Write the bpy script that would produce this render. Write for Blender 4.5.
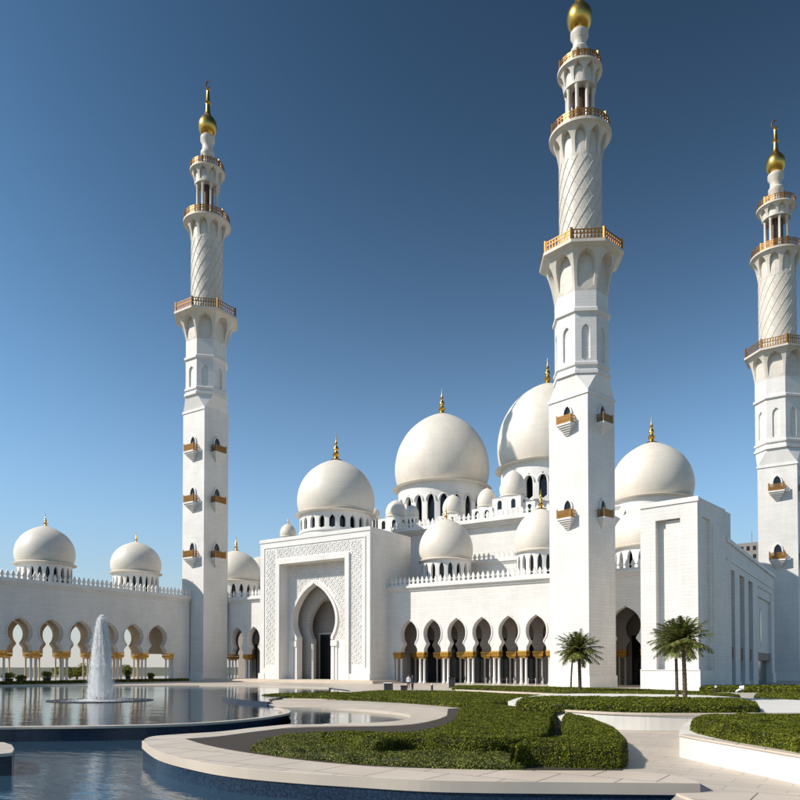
import bpy, math, random
import numpy as np
from mathutils import Vector, Matrix
from mathutils.geometry import tessellate_polygon
random.seed(7); rng = np.random.default_rng(7)
PI = math.pi; sin, cos, tan, R = math.sin, math.cos, math.tan, math.radians
sc = bpy.context.scene
for o in list(bpy.data.objects): bpy.data.objects.remove(o)
col = sc.collection

# ------------------------------------------------------------------ camera
F, PITCH, PPY, YAW, EYE = 734.0, R(1.3), 650.3, R(33.7), 2.6
cam = bpy.data.objects.new('camera', bpy.data.cameras.new('camera')); col.objects.link(cam)
cam.data.sensor_width = 36; cam.data.lens = F * 36 / 800
cam.data.shift_y = (PPY - 400) / 800
cam.data.clip_start = .1; cam.data.clip_end = 12000
cam.location = (0, 0, EYE); cam.rotation_euler = (PI/2 + PITCH, 0, YAW)
sc.camera = cam

# ------------------------------------------------------------------ sky, sun, exposure
SUN_EL = R(40)
TRAV = Vector((.67, .74)).normalized()                 # the way the light travels over the ground
w = bpy.data.worlds.new('World'); sc.world = w; w.use_nodes = True
nt = w.node_tree; sky = nt.nodes.new('ShaderNodeTexSky'); sky.sky_type = 'NISHITA'
sky.sun_disc = False; sky.sun_elevation = SUN_EL
sky.sun_rotation = math.atan2(-TRAV.x, -TRAV.y)
sky.altitude = 0; sky.air_density = 1.0; sky.dust_density = 1.0; sky.ozone_density = 4.0
def wn(t, op, *ins):                                   # a clear, contrasty desert sky: steeper gradient, no glaring aureole
    n = nt.nodes.new(t); n.operation = op
    for k, v in enumerate(ins):
        if hasattr(v, 'links'): nt.links.new(v, n.inputs[k])
        elif v is not None: n.inputs[k].default_value = v
    return n
bw_ = nt.nodes.new('ShaderNodeRGBToBW'); nt.links.new(sky.outputs[0], bw_.inputs[0]); lum = bw_.outputs[0]
t1 = wn('ShaderNodeMath', 'MULTIPLY', lum, 1/2.7).outputs[0]; t2 = wn('ShaderNodeMath', 'POWER', t1, 4.0).outputs[0]
t3 = wn('ShaderNodeMath', 'ADD', t2, 1.0).outputs[0]; t4 = wn('ShaderNodeMath', 'POWER', t3, .25).outputs[0]
cap = wn('ShaderNodeMath', 'DIVIDE', lum, t4).outputs[0]
pw = wn('ShaderNodeMath', 'POWER', cap, 3.1).outputs[0]
sf = wn('ShaderNodeMath', 'DIVIDE', pw, lum).outputs[0]
vm = nt.nodes.new('ShaderNodeVectorMath'); vm.operation = 'SCALE'; nt.links.new(sky.outputs[0], vm.inputs[0]); nt.links.new(sf, vm.inputs['Scale'])
tn = wn('ShaderNodeVectorMath', 'MULTIPLY', vm.outputs[0], (.66, 1.0, 1.07))
wtc = nt.nodes.new('ShaderNodeTexCoord'); wsx = nt.nodes.new('ShaderNodeSeparateXYZ'); nt.links.new(wtc.outputs['Generated'], wsx.inputs[0])
he = wn('ShaderNodeMath', 'MULTIPLY', wsx.outputs[2], -7.0).outputs[0]; hf = wn('ShaderNodeMath', 'EXPONENT', he).outputs[0]    # warm haze hugging the horizon
hc = wn('ShaderNodeMath', 'MINIMUM', hf, 1.0).outputs[0]; h8 = wn('ShaderNodeMath', 'MULTIPLY', hc, .85).outputs[0]
mxh = nt.nodes.new('ShaderNodeMix'); mxh.data_type = 'RGBA'; nt.links.new(h8, mxh.inputs[0]); nt.links.new(tn.outputs[0], mxh.inputs[6]); mxh.inputs[7].default_value = (22, 20.2, 19, 1)
nt.links.new(mxh.outputs[2], nt.nodes['Background'].inputs[0])
nt.nodes['Background'].inputs[1].default_value = .0295
sl = bpy.data.lights.new('sun', 'SUN'); sl.energy = 5.0; sl.angle = R(.5); sl.color = (1, .93, .83)
so = bpy.data.objects.new('sun', sl); col.objects.link(so)
so.rotation_euler = Vector((TRAV.x*cos(SUN_EL), TRAV.y*cos(SUN_EL), -sin(SUN_EL))).to_track_quat('-Z', 'Y').to_euler()
vs = sc.view_settings; vs.view_transform = 'Standard'; vs.look = 'None'; vs.gamma = 1; vs.exposure = .12
vs.use_curve_mapping = False
sc.render.engine = 'CYCLES'

# ------------------------------------------------------------------ where things stand (rays from the eye onto real planes)
_f = Vector((-sin(YAW), cos(YAW), 0)); _r = Vector((cos(YAW), sin(YAW), 0))
FW = _f*cos(PITCH) + Vector((0, 0, sin(PITCH))); UP = -_f*sin(PITCH) + Vector((0, 0, cos(PITCH)))
EYEV = Vector((0, 0, EYE))
def ray(px, py): return FW + _r*((px-400)/F) + UP*((PPY-py)/F)
def G(px, py, z=0.0):
    d = ray(px, py); p = EYEV + d*((z-EYE)/d.z); return (p.x, p.y)
def onY(px, py, Y): d = ray(px, py); return EYEV + d*(Y/d.y)
def onX(px, py, X): d = ray(px, py); return EYEV + d*(X/d.x)
def at(px, py, s):                                    # a point s metres ahead
    d = ray(px, py); return EYEV + d*(s/(d.x*_f.x + d.y*_f.y))

# ------------------------------------------------------------------ materials
def mat(name, base, rough=.6, metal=0, spec=.5):
    m = bpy.data.materials.new(name); m.use_nodes = True
    b = m.node_tree.nodes['Principled BSDF']
    b.inputs['Base Color'].default_value = (*base, 1); b.inputs['Roughness'].default_value = rough
    b.inputs['Metallic'].default_value = metal; b.inputs['Specular IOR Level'].default_value = spec
    return m
def N(m, t, **kw):
    n = m.node_tree.nodes.new(t)
    for k, v in kw.items(): setattr(n, k, v)
    return n
def L(m, a, b): m.node_tree.links.new(a, b)
def bsdf(m): return m.node_tree.nodes['Principled BSDF']
def stone(name, c1, c2, mortar, bw=1.2, bh=.45, ms=.02, bump=.4, rough=.55, radial=False, stain=.16, flat=False):
    """coursed stone: joints run level; the second axis is x+y (walls), the angle (domes) or y (floors)"""
    m = mat(name, c1, rough); tc = N(m, 'ShaderNodeTexCoord'); sx = N(m, 'ShaderNodeSeparateXYZ'); cx = N(m, 'ShaderNodeCombineXYZ')
    L(m, tc.outputs['Object'], sx.inputs[0])
    if flat:
        L(m, sx.outputs[0], cx.inputs[0]); L(m, sx.outputs[1], cx.inputs[1])
    else:
        if radial:
            a = N(m, 'ShaderNodeMath', operation='ARCTAN2'); L(m, sx.outputs[1], a.inputs[0]); L(m, sx.outputs[0], a.inputs[1])
            k = N(m, 'ShaderNodeMath', operation='MULTIPLY'); L(m, a.outputs[0], k.inputs[0]); k.inputs[1].default_value = 8
            L(m, k.outputs[0], cx.inputs[0])
        else:
            a = N(m, 'ShaderNodeMath', operation='ADD'); L(m, sx.outputs[0], a.inputs[0]); L(m, sx.outputs[1], a.inputs[1])
            L(m, a.outputs[0], cx.inputs[0])
        L(m, sx.outputs[2], cx.inputs[1])
    br = N(m, 'ShaderNodeTexBrick'); br.inputs['Scale'].default_value = 1
    br.inputs['Brick Width'].default_value = bw; br.inputs['Row Height'].default_value = bh
    br.inputs['Mortar Size'].default_value = ms; br.inputs['Mortar Smooth'].default_value = .3; br.inputs['Bias'].default_value = -.2
    br.inputs['Color1'].default_value = (*c1, 1); br.inputs['Color2'].default_value = (*c2, 1); br.inputs['Mortar'].default_value = (*mortar, 1)
    L(m, cx.outputs[0], br.inputs['Vector']); brc, brf = br.outputs['Color'], br.outputs['Fac']
    if flat:                                            # joints only on the level faces
        gn = N(m, 'ShaderNodeNewGeometry'); sn = N(m, 'ShaderNodeSeparateXYZ'); L(m, gn.outputs['True Normal'], sn.inputs[0])
        gt = N(m, 'ShaderNodeMath', operation='GREATER_THAN'); L(m, sn.outputs[2], gt.inputs[0]); gt.inputs[1].default_value = .5
        cm = N(m, 'ShaderNodeMix', data_type='RGBA'); L(m, gt.outputs[0], cm.inputs[0]); cm.inputs[6].default_value = (*c1, 1); L(m, brc, cm.inputs[7]); brc = cm.outputs[2]
        fm = N(m, 'ShaderNodeMath', operation='MULTIPLY'); L(m, gt.outputs[0], fm.inputs[0]); L(m, brf, fm.inputs[1]); brf = fm.outputs[0]
    nz = N(m, 'ShaderNodeTexNoise'); nz.inputs['Scale'].default_value = .35; nz.inputs['Detail'].default_value = 7; nz.inputs['Roughness'].default_value = .65
    mp = N(m, 'ShaderNodeMapping'); mp.inputs['Scale'].default_value = (1, 1, .35) if not flat else (1, 1, 1)
    L(m, tc.outputs['Object'], mp.inputs[0]); L(m, mp.outputs[0], nz.inputs['Vector'])
    rp = N(m, 'ShaderNodeMapRange'); rp.inputs['From Min'].default_value = .35; rp.inputs['From Max'].default_value = .75
    rp.inputs['To Min'].default_value = 1; rp.inputs['To Max'].default_value = 1-stain; L(m, nz.outputs[0], rp.inputs[0])
    mx = N(m, 'ShaderNodeMix', data_type='RGBA', blend_type='MULTIPLY'); mx.inputs[0].default_value = 1
    L(m, brc, mx.inputs[6]); L(m, rp.outputs[0], mx.inputs[7]); L(m, mx.outputs[2], bsdf(m).inputs['Base Color'])
    inv = N(m, 'ShaderNodeMath', operation='SUBTRACT'); inv.inputs[0].default_value = 1; L(m, brf, inv.inputs[1])
    n2 = N(m, 'ShaderNodeTexNoise'); n2.inputs['Scale'].default_value = 9; n2.inputs['Detail'].default_value = 6; L(m, tc.outputs['Object'], n2.inputs['Vector'])
    ad = N(m, 'ShaderNodeMath', operation='MULTIPLY_ADD'); L(m, n2.outputs[0], ad.inputs[0]); ad.inputs[1].default_value = .25; L(m, inv.outputs[0], ad.inputs[2])
    bp = N(m, 'ShaderNodeBump'); bp.inputs['Strength'].default_value = bump; bp.inputs['Distance'].default_value = .03
    L(m, ad.outputs[0], bp.inputs['Height']); L(m, bp.outputs[0], bsdf(m).inputs['Normal'])
    r2 = N(m, 'ShaderNodeMapRange'); r2.inputs['To Min'].default_value = rough-.12; r2.inputs['To Max'].default_value = rough+.12
    L(m, n2.outputs[0], r2.inputs[0]); L(m, r2.outputs[0], bsdf(m).inputs['Roughness'])
    return m
M = {}
M['marble'] = stone('white_marble_ashlar', (.77, .745, .71), (.715, .69, .655), (.65, .63, .60), 1.9, .42, .028, .32)
M['trim'] = stone('white_marble_trim', (.79, .765, .73), (.75, .725, .69), (.64, .615, .58), 2.4, 3.1, .02, .2, .5)
M['dome'] = stone('dome_marble', (.76, .70, .615), (.72, .66, .575), (.65, .59, .505), 1.6, .36, .03, .3, .5, radial=True, stain=.14)
M['cream'] = stone('cream_marble_shade_toned', (.66, .605, .53), (.62, .565, .49), (.48, .43, .37), 2.4, 1.2, .02, .3, .5)  # cream stone, its tone also darkened for shading on the upper minarets
M['inner'] = stone('shade_toned_limestone', (.30, .265, .24), (.27, .24, .215), (.18, .16, .14), 1.2, .6, .02, .3, .6)  # interior shade put into the colour, far darker than the outside marble
M['coping'] = stone('honed_limestone_coping', (.60, .51, .415), (.54, .455, .37), (.17, .145, .12), 1.5, 1.5, .02, .2, .5, flat=True)
M['paving'] = stone('limestone_paving', (.53, .455, .375), (.475, .41, .34), (.32, .28, .245), 1.2, .6, .014, .2, .5, flat=True, stain=.2)
M['planter'] = stone('planter_limestone', (.74, .70, .64), (.70, .66, .60), (.5, .47, .42), 2.2, .9, .012, .2, .55)
M['dark_ground'] = mat('low_bounce_ground', (.10, .10, .055), .95)  # invented dark lawn beyond the view, added to cut bounce onto shaded walls
M['soil'] = mat('dark_soil', (.035, .025, .016), .95)
M['gold'] = mat('polished_gold', (.78, .45, .10), .28, 1)
M['capital'] = mat('gilded_capital', (.62, .34, .06), .42, .55)
M['warmwall'] = stone('amber_light_tinted_limestone', (.62, .50, .36), (.58, .46, .33), (.4, .32, .24), 1.2, .5, .02, .3, .6)  # amber light off the sunlit floor tinted into the wing's inner stone
M['rail'] = mat('copper_gilt_railing', (.34, .165, .042), .42, .65)
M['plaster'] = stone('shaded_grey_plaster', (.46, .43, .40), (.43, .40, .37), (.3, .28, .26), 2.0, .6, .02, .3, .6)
M['glass'] = mat('dark_window_glass', (.012, .014, .018), .12)
M['brown'] = mat('dark_brown_panel', (.10, .045, .02), .5)
M['dark'] = mat('dark_lacquer', (.02, .02, .022), .5)
M['lampwhite'] = mat('white_lamp_paint', (.75, .75, .74), .35)
# weathering on the gilded capitals and rails
for k, s in (('capital', 3.0), ('rail', 2.2), ('gold', 1.5)):
    m = M[k]; c = tuple(bsdf(m).inputs['Base Color'].default_value)
    tc = N(m, 'ShaderNodeTexCoord'); nz = N(m, 'ShaderNodeTexNoise'); nz.inputs['Scale'].default_value = s; nz.inputs['Detail'].default_value = 5
    L(m, tc.outputs['Object'], nz.inputs['Vector']); cr = N(m, 'ShaderNodeMix', data_type='RGBA')
    cr.inputs[6].default_value = tuple(v*.6 for v in c[:3]) + (1,); cr.inputs[7].default_value = tuple(min(1, v*1.25) for v in c[:3]) + (1,)
    L(m, nz.outputs[0], cr.inputs[0]); L(m, cr.outputs[2], bsdf(m).inputs['Base Color'])
# blue glass mosaic
m = M['mosaic'] = mat('blue_glass_mosaic', (.02, .05, .10), .22)
tc = N(m, 'ShaderNodeTexCoord'); vo = N(m, 'ShaderNodeTexVoronoi'); vo.inputs['Scale'].default_value = 26; vo.feature = 'F1'
L(m, tc.outputs['Object'], vo.inputs['Vector']); cr = N(m, 'ShaderNodeMix', data_type='RGBA')
cr.inputs[6].default_value = (.006, .012, .028, 1); cr.inputs[7].default_value = (.022, .045, .085, 1)
sp = N(m, 'ShaderNodeSeparateColor'); L(m, vo.outputs['Color'], sp.inputs[0]); L(m, sp.outputs[0], cr.inputs[0]); L(m, cr.outputs[2], bsdf(m).inputs['Base Color'])
# water
def water(name, base, scale, strength, rough=.03):
    m = mat(name, base, rough); bsdf(m).inputs['IOR'].default_value = 1.33
    tc = N(m, 'ShaderNodeTexCoord'); mp = N(m, 'ShaderNodeMapping'); mp.inputs['Rotation'].default_value = (0, 0, -YAW); mp.inputs['Scale'].default_value = (.55, 1.3, 1)
    n1 = N(m, 'ShaderNodeTexNoise'); n1.inputs['Scale'].default_value = scale; n1.inputs['Detail'].default_value = 4; n1.inputs['Roughness'].default_value = .55
    n2 = N(m, 'ShaderNodeTexNoise'); n2.inputs['Scale'].default_value = scale*.22; n2.inputs['Detail'].default_value = 2
    L(m, tc.outputs['Object'], mp.inputs[0]); L(m, mp.outputs[0], n1.inputs['Vector']); L(m, mp.outputs[0], n2.inputs['Vector'])
    ad = N(m, 'ShaderNodeMath', operation='MULTIPLY_ADD'); L(m, n2.outputs[0], ad.inputs[0]); ad.inputs[1].default_value = 1.6; L(m, n1.outputs[0], ad.inputs[2])
    bp = N(m, 'ShaderNodeBump'); bp.inputs['Strength'].default_value = strength; bp.inputs['Distance'].default_value = .03
    L(m, ad.outputs[0], bp.inputs['Height']); L(m, bp.outputs[0], bsdf(m).inputs['Normal'])
    return m
M['water_near'] = water('pool_water_near', (.022, .052, .085), 2.2, .60)
M['water_far'] = water('pool_water_far', (.016, .034, .05), 1.6, .50)
# foliage: a tone per leaf
def leafmat(name, a, b, c, rough=.55):
    m = mat(name, a, rough, 0, .22); g = N(m, 'ShaderNodeNewGeometry'); cr = N(m, 'ShaderNodeValToRGB')
    e = cr.color_ramp.elements; e[0].color = (*a, 1); e[1].color = (*c, 1); e.new(.55).color = (*b, 1)
    L(m, g.outputs['Random Per Island'], cr.inputs[0])
    tc = N(m, 'ShaderNodeTexCoord'); nz = N(m, 'ShaderNodeTexNoise'); nz.inputs['Scale'].default_value = 1.7; nz.inputs['Detail'].default_value = 5
    L(m, tc.outputs['Object'], nz.inputs['Vector'])
    hs = N(m, 'ShaderNodeHueSaturation'); mr = N(m, 'ShaderNodeMapRange'); mr.inputs['From Min'].default_value = .3; mr.inputs['From Max'].default_value = .7
    mr.inputs['To Min'].default_value = .55; mr.inputs['To Max'].default_value = 1.35; L(m, nz.outputs[0], mr.inputs[0])
    L(m, mr.outputs[0], hs.inputs['Value']); L(m, cr.outputs[0], hs.inputs['Color']); L(m, hs.outputs[0], bsdf(m).inputs['Base Color'])
    tr = N(m, 'ShaderNodeBsdfTranslucent'); L(m, hs.outputs[0], tr.inputs[0]); mx = N(m, 'ShaderNodeMixShader'); mx.inputs[0].default_value = .2
    L(m, bsdf(m).outputs[0], mx.inputs[1]); L(m, tr.outputs[0], mx.inputs[2]); L(m, mx.outputs[0], m.node_tree.nodes['Material Output'].inputs[0])
    return m
M['hedge'] = leafmat('hedge_leaves', (.032, .050, .006), (.115, .138, .008), (.26, .24, .018))
M['cover'] = leafmat('ground_cover_leaves', (.06, .09, .015), (.14, .165, .03), (.27, .22, .06))
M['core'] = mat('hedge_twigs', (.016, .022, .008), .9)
M['frond'] = leafmat('palm_fronds', (.05, .07, .014), (.13, .15, .03), (.30, .27, .09), .4)
M['bark'] = stone('palm_bark', (.20, .135, .085), (.12, .08, .052), (.03, .02, .012), .12, .11, .02, 1, .9)
m = M['spray'] = mat('white_water_spray', (.86, .88, .9), .25); bsdf(m).inputs['Emission Strength'].default_value = 0
tl = N(m, 'ShaderNodeBsdfTranslucent'); tl.inputs[0].default_value = (1, 1, 1, 1); df = N(m, 'ShaderNodeBsdfDiffuse'); df.inputs[0].default_value = (1, 1, 1, 1)
m0 = N(m, 'ShaderNodeMixShader'); L(m, df.outputs[0], m0.inputs[1]); L(m, tl.outputs[0], m0.inputs[2])
tr = N(m, 'ShaderNodeBsdfTransparent'); mx = N(m, 'ShaderNodeMixShader'); mx.inputs[0].default_value = .42
L(m, tr.outputs[0], mx.inputs[1]); L(m, m0.outputs[0], mx.inputs[2]); L(m, mx.outputs[0], m.node_tree.nodes['Material Output'].inputs[0])

# ------------------------------------------------------------------ builders
def tag(o, label=None, cat=None, group=None, kind=None):
    for k, v in (('label', label), ('category', cat), ('group', group), ('kind', kind)):
        if v: o[k] = v
    return o
def empty(name, loc=(0, 0, 0), rz=0):
    o = bpy.data.objects.new(name, None); col.objects.link(o); o.location = loc; o.rotation_euler = (0, 0, rz)
    o.empty_display_size = .5; return o
def wmat(o):
    m = Matrix.Translation(o.location) @ Matrix.Rotation(o.rotation_euler.z, 4, 'Z')
    return wmat(o.parent) @ m if o.parent else m
class MB:
    def __init__(s): s.v = []; s.f = []; s.m = []; s.mi = 0
    def add(s, vs_, fs):
        n = len(s.v); s.v += [tuple(p) for p in vs_]; s.f += [tuple(i+n for i in f) for f in fs]; s.m += [s.mi]*len(fs); return s
    def box(s, x0, x1, y0, y1, z0, z1):
        return s.add([(x0,y0,z0),(x1,y0,z0),(x1,y1,z0),(x0,y1,z0),(x0,y0,z1),(x1,y0,z1),(x1,y1,z1),(x0,y1,z1)],
                     [(0,3,2,1),(4,5,6,7),(0,1,5,4),(1,2,6,5),(2,3,7,6),(3,0,4,7)])
    def obox(s, c, t, n, hw, d0, d1, z0, z1, zt0=None):
        """box on a wall: c point, t along, n outward; hw half width, d0..d1 along n"""
        P = [(c[0]+t[0]*a*hw+n[0]*d, c[1]+t[1]*a*hw+n[1]*d) for a, d in ((-1,d0),(1,d0),(1,d1),(-1,d1))]
        return s.add([(x,y,z0) for x,y in P]+[(x,y,z1) for x,y in P], [(0,3,2,1),(4,5,6,7),(0,1,5,4),(1,2,6,5),(2,3,7,6),(3,0,4,7)])
    def prism(s, poly, z0, z1, side=None):
        n = len(poly); a = sum(poly[i][0]*poly[(i+1)%n][1]-poly[(i+1)%n][0]*poly[i][1] for i in range(n))
        if a < 0: poly = poly[::-1]
        tr = tessellate_polygon([[Vector((x, y, 0)) for x, y in poly]])
        b = [(x, y, z0) for x, y in poly]; t = [(x, y, z1) for x, y in poly]; fs = []
        for q in tr:
            i, j, k = q
            ar = (poly[j][0]-poly[i][0])*(poly[k][1]-poly[i][1])-(poly[k][0]-poly[i][0])*(poly[j][1]-poly[i][1])
            if ar < 0: j, k = k, j
            fs += [(i+n, j+n, k+n), (i, k, j)]
        s.add(b+t, fs); k0 = len(s.v)-2*n
        mi = s.mi
        if side is not None: s.mi = side
        s.f += [(k0+i, k0+(i+1)%n, k0+(i+1)%n+n, k0+i+n) for i in range(n)]; s.m += [s.mi]*n; s.mi = mi
        return s
    def slab(s, poly, o, ux, th, uz=(0, 0, 1)):
        """an upright slab: poly in (u, z), o origin, ux the direction of u, th the thickness vector"""
        n = len(poly); tr = tessellate_polygon([[Vector((x, y, 0)) for x, y in poly]])
        o = Vector(o); ux = Vector(ux); th = Vector(th); uz = Vector(uz)
        A = [o+ux*x+uz*z for x, z in poly]; B = [p+th for p in A]; fs = []
        for i, j, k in tr: fs += [(i, j, k), (k+n, j+n, i+n)]
        fs += [(i, (i+1)%n, (i+1)%n+n, i+n) for i in range(n)]
        return s.add(A+B, fs)
    def lathe(s, prof, n=32, c=(0, 0), z=0, close=True, rot=0):
        vs_ = [(c[0]+r*cos(2*PI*k/n+rot), c[1]+r*sin(2*PI*k/n+rot), z+h) for r, h in prof for k in range(n)]
        fs = [(i*n+k, i*n+(k+1)%n, (i+1)*n+(k+1)%n, (i+1)*n+k) for i in range(len(prof)-1) for k in range(n)]
        if close: fs += [tuple(range(n))[::-1], tuple((len(prof)-1)*n+k for k in range(n))]
        return s.add(vs_, fs)
    def tube(s, pts, r, n=6, cap=True):
        pts = [Vector(p) for p in pts]; rs = r if isinstance(r, (list, tuple)) else [r]*len(pts); V = []
        up = Vector((0, 0, 1)) if abs((pts[-1]-pts[0]).normalized().z) < .9 else Vector((1, 0, 0))
        for i, p in enumerate(pts):
            d = (pts[min(i+1, len(pts)-1)]-pts[max(i-1, 0)]).normalized(); a = d.cross(up).normalized(); b = d.cross(a)
            V += [p+(a*cos(2*PI*k/n)+b*sin(2*PI*k/n))*rs[i] for k in range(n)]
        fs = [(i*n+k, i*n+(k+1)%n, (i+1)*n+(k+1)%n, (i+1)*n+k) for i in range(len(pts)-1) for k in range(n)]
        if cap: fs += [tuple(range(n))[::-1], tuple((len(pts)-1)*n+k for k in range(n))]
        return s.add(V, fs)
    def ringpanel(s, n, rf, zf, wf, rcore, rows=14, round_=True, m=3, rot=0, c=(0, 0)):
        """n panels round a drum, each with an arched opening whose half width is wf(v) in 0..1"""
        def P(k, u, r, z):
            a0 = rot+2*PI*(k+.5)/n
            if round_: a = a0+u*PI/n; return (c[0]+r*cos(a), c[1]+r*sin(a), z)
            ri = r*cos(PI/n); t = u*tan(PI/n)*ri
            return (c[0]+ri*cos(a0)-t*sin(a0), c[1]+ri*sin(a0)+t*cos(a0), z)
        vv = [i/rows for i in range(rows+1)]
        for k in range(n):
            for sd in (-1, 1):
                g = []
                for v in vv:
                    w_ = wf(v); g.append([P(k, sd*(1-(1-w_)*j/m), rf(v), zf(v)) for j in range(m+1)] + [P(k, sd*w_, min(rcore(v), rf(v)-.001), zf(v))])
                W = m+2; V = [p for row in g for p in row]; fs = []
                for i in range(rows):
                    for j in range(W-1):
                        if j == W-2 and wf(vv[i]) <= 0 and wf(vv[i+1]) <= 0: continue
                        q = (i*W+j, i*W+j+1, (i+1)*W+j+1, (i+1)*W+j)
                        fs.append(q if sd < 0 else q[::-1])
                s.add(V, fs)
        return s
    def build(s, name, mats, parent=None, smooth=False, world=True):
        me = bpy.data.meshes.new(name); V = s.v
        if parent is not None and world:
            iv = wmat(parent).inverted(); V = [tuple(iv @ Vector(p)) for p in V]
        me.from_pydata(V, [], s.f)
        ml = mats if isinstance(mats, list) else [mats]
        for k in ml: me.materials.append(k)
        if any(s.m): me.polygons.foreach_set('material_index', s.m)
        if smooth: me.polygons.foreach_set('use_smooth', [True]*len(s.f))
        me.update(); o = bpy.data.objects.new(name, me); col.objects.link(o); o.parent = parent
        if smooth:
            try: me.set_sharp_from_angle(angle=R(35))
            except Exception: pass
        return o
def copy_tree(o, parent=None):
    c = o.copy(); col.objects.link(c); c.parent = parent
    for k in [x for x in bpy.data.objects if x.parent == o]: copy_tree(k, c)
    return c
def curve(pts, k=6):
    """smooth open curve through pts (Catmull-Rom)"""
    P = [pts[0]]+list(pts)+[pts[-1]]; out = []
    for i in range(1, len(P)-2):
        a, b, c, d = [Vector(P[j]) for j in (i-1, i, i+1, i+2)]
        for j in range(k):
            t = j/k; out.append(tuple(.5*((2*b)+(-a+c)*t+(2*a-5*b+4*c-d)*t*t+(-a+3*b-3*c+d)*t**3)))
    out.append(tuple(P[-2])); return out
def GP(pts, z=0, k=6): return curve([G(x, y, z) for x, y in pts], k)
def offset(path, d):
    out = []
    for i, p in enumerate(path):
        a = Vector(path[max(i-1, 0)]); b = Vector(path[min(i+1, len(path)-1)]); t = (b-a)
        if t.length < 1e-6: t = Vector((1, 0))
        t.normalize(); out.append((p[0]-t.y*d, p[1]+t.x*d))
    return out

# ================================================================== THE GROUND AND WATER
terrain = MB().add([(-6000,-6000,-1.3),(6000,-6000,-1.3),(6000,6000,-1.3),(-6000,6000,-1.3)], [(0,1,2,3)]).build('terrain', M['dark_ground'])  # dark surroundings past the paving, added to lower the ground bounce
tag(terrain, kind='structure')
front_edge = GP([(143,741),(160,752),(200,762),(240,768),(300,773),(350,776),(420,780),(480,781.5),(560,782.3),(640,783),(700,783.5)])
arm = GP([(143,741),(152,737),(182,734.5),(220,732),(255,728),(290,724.5)])
lobe = GP([(290,724.5),(346,723.7),(385,722.3),(404,720),(412,716.2),(400,713),(370,710),(330,708),(277,707.6)])
pool_right = GP([(277,707.6),(268,704),(272,700.5),(300,696.5),(340,693.5),(350,690.5),(330,688)])
pool_far = [G(x, y) for x, y in ((330,688),(260,686.2),(200,685.6),(100,685.6),(0,686),(-80,686.2),(-300,688))]
pool_near = GP([(-330,740),(-120,730),(0,727),(90,726),(170,724.3),(220,721.7),(255,718.5),(274,715.8),(288,712.5),(286,709.5),(277,707.6)])
inlet = [G(714,791), G(676,795), G(600,870)]
fx, fy = G(600, 870)
plaza = (inlet[::-1] + front_edge[::-1][0:] + arm[1:] + lobe[1:] + pool_right[1:] + pool_far[1:]
         + [(-175, 40), (-175, 200), (9, 200), (9, -10), (fx+4, -10), (fx+1, -6), (fx, fy-1)])
pz = MB().prism(plaza, -1.25, 0, side=1).build('plaza_paving', [M['paving'], M['mosaic']]); tag(pz, kind='structure')
up = pool_near + pool_right[1:] + pool_far[1:]
tag(MB().prism(up, -1.25, -.12).build('pool_basin', M['mosaic']), kind='structure')
tag(MB().prism(offset(pool_near, .02) + pool_right[1:] + pool_far[1:], -.119, -.085).build('upper_pool_water', M['water_far']), kind='structure')
lx = [G(-900, 760, -.65), (30, -8), (-60, -60), (-60, 4)]
tag(MB().add([(-140,-25,-.65),(8,-25,-.65),(8,48,-.65),(-140,60,-.65)], [(0,1,2,3)]).build('lower_pool_water', M['water_near']), kind='structure')
lobe_poly = lobe + [G(288, 712.5), G(291, 718)]
tag(MB().add([(x, y, -.14) for x, y in lobe_poly], [tuple(range(len(lobe_poly)))]).build('lobe_pool_water', M['water_far']), kind='structure')

rb_ = GP([(222,698.6),(236,701.2),(258,703.4),(270,704.2),(269,701.5),(285,698.8),(310,696.4),(335,694.4),(320,692.6),(285,693.0),(250,695.0),(228,697.0)], 0, 3)
tag(MB().prism(rb_, -.5, .16).build('raised_pool_basin', M['mosaic']), kind='structure'); tag(MB().prism(rb_, .161, .175).build('raised_pool_water', M['water_far']), kind='structure')
def ribbon(path, w0, w1, z0, z1): return MB().prism(offset(path, w0) + offset(path, w1)[::-1], z0, z1)
pn = ribbon(pool_near, -.12, .26, -.11, .012).build('pool_coping', M['coping']); tag(pn, kind='structure')
pf = ribbon(pool_far, -.7, .2, -.1, .05).build('pool_coping', M['coping']); tag(pf, kind='structure')

# the curved planter by the water: coping all round, soil, retaining wall
inner_front = GP([(186,739),(205,745),(240,752),(290,759),(337,764),(400,768),(500,770.3),(560,771),(622,771.3),(660,774),(685,778.5),(699,783.2)])
cop = MB()
cop.prism(offset(front_edge, -.035) + inner_front[::-1] + [G(168, 737.6)], -.26, .014)
arm_in = GP([(300,727),(292,727.6),(255,732),(220,736.6),(190,738.8),(178,739)])
cop2 = MB(); cop2.prism(arm[1:] + arm_in[1:] , -.30, .022)
ring_out = GP([(346,726),(400,725.4),(432,721),(447,715.5),(440,710.5),(415,707),(388,705.3),(340,703.6),(300,701.5),(271.6,700.2)])
ring_in = lobe[6:]
cop3 = MB(); cop3.prism(offset(lobe, .06)[4:] + ring_out[::-1] + [G(300, 727)], -.30, .018)
planter = empty('curved_planter', (*G(380, 745), 0))
tag(planter, 'low curved planter edged with pale stone coping beside the foreground pool', 'planter')
cop.build('front_coping', M['coping'], planter); cop2.build('back_coping', M['coping'], planter); cop3.build('pool_ring_coping', M['coping'], planter)
bed_poly = GP([(186,739.5),(205,745),(240,752),(290,759),(337,764),(400,768),(500,770),(622,770.6)], 0, 4) + GP([(628,752),(622,735),(590,722),(540,713),(500,707),(448,709)], 0, 4) + GP([(447,716),(430,722),(400,726),(340,727),(292,728.4),(250,733),(210,738)], 0, 4)
tag(MB().prism(bed_poly, -.05, .02).build('soil_bed', M['soil'], planter), None)

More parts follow.
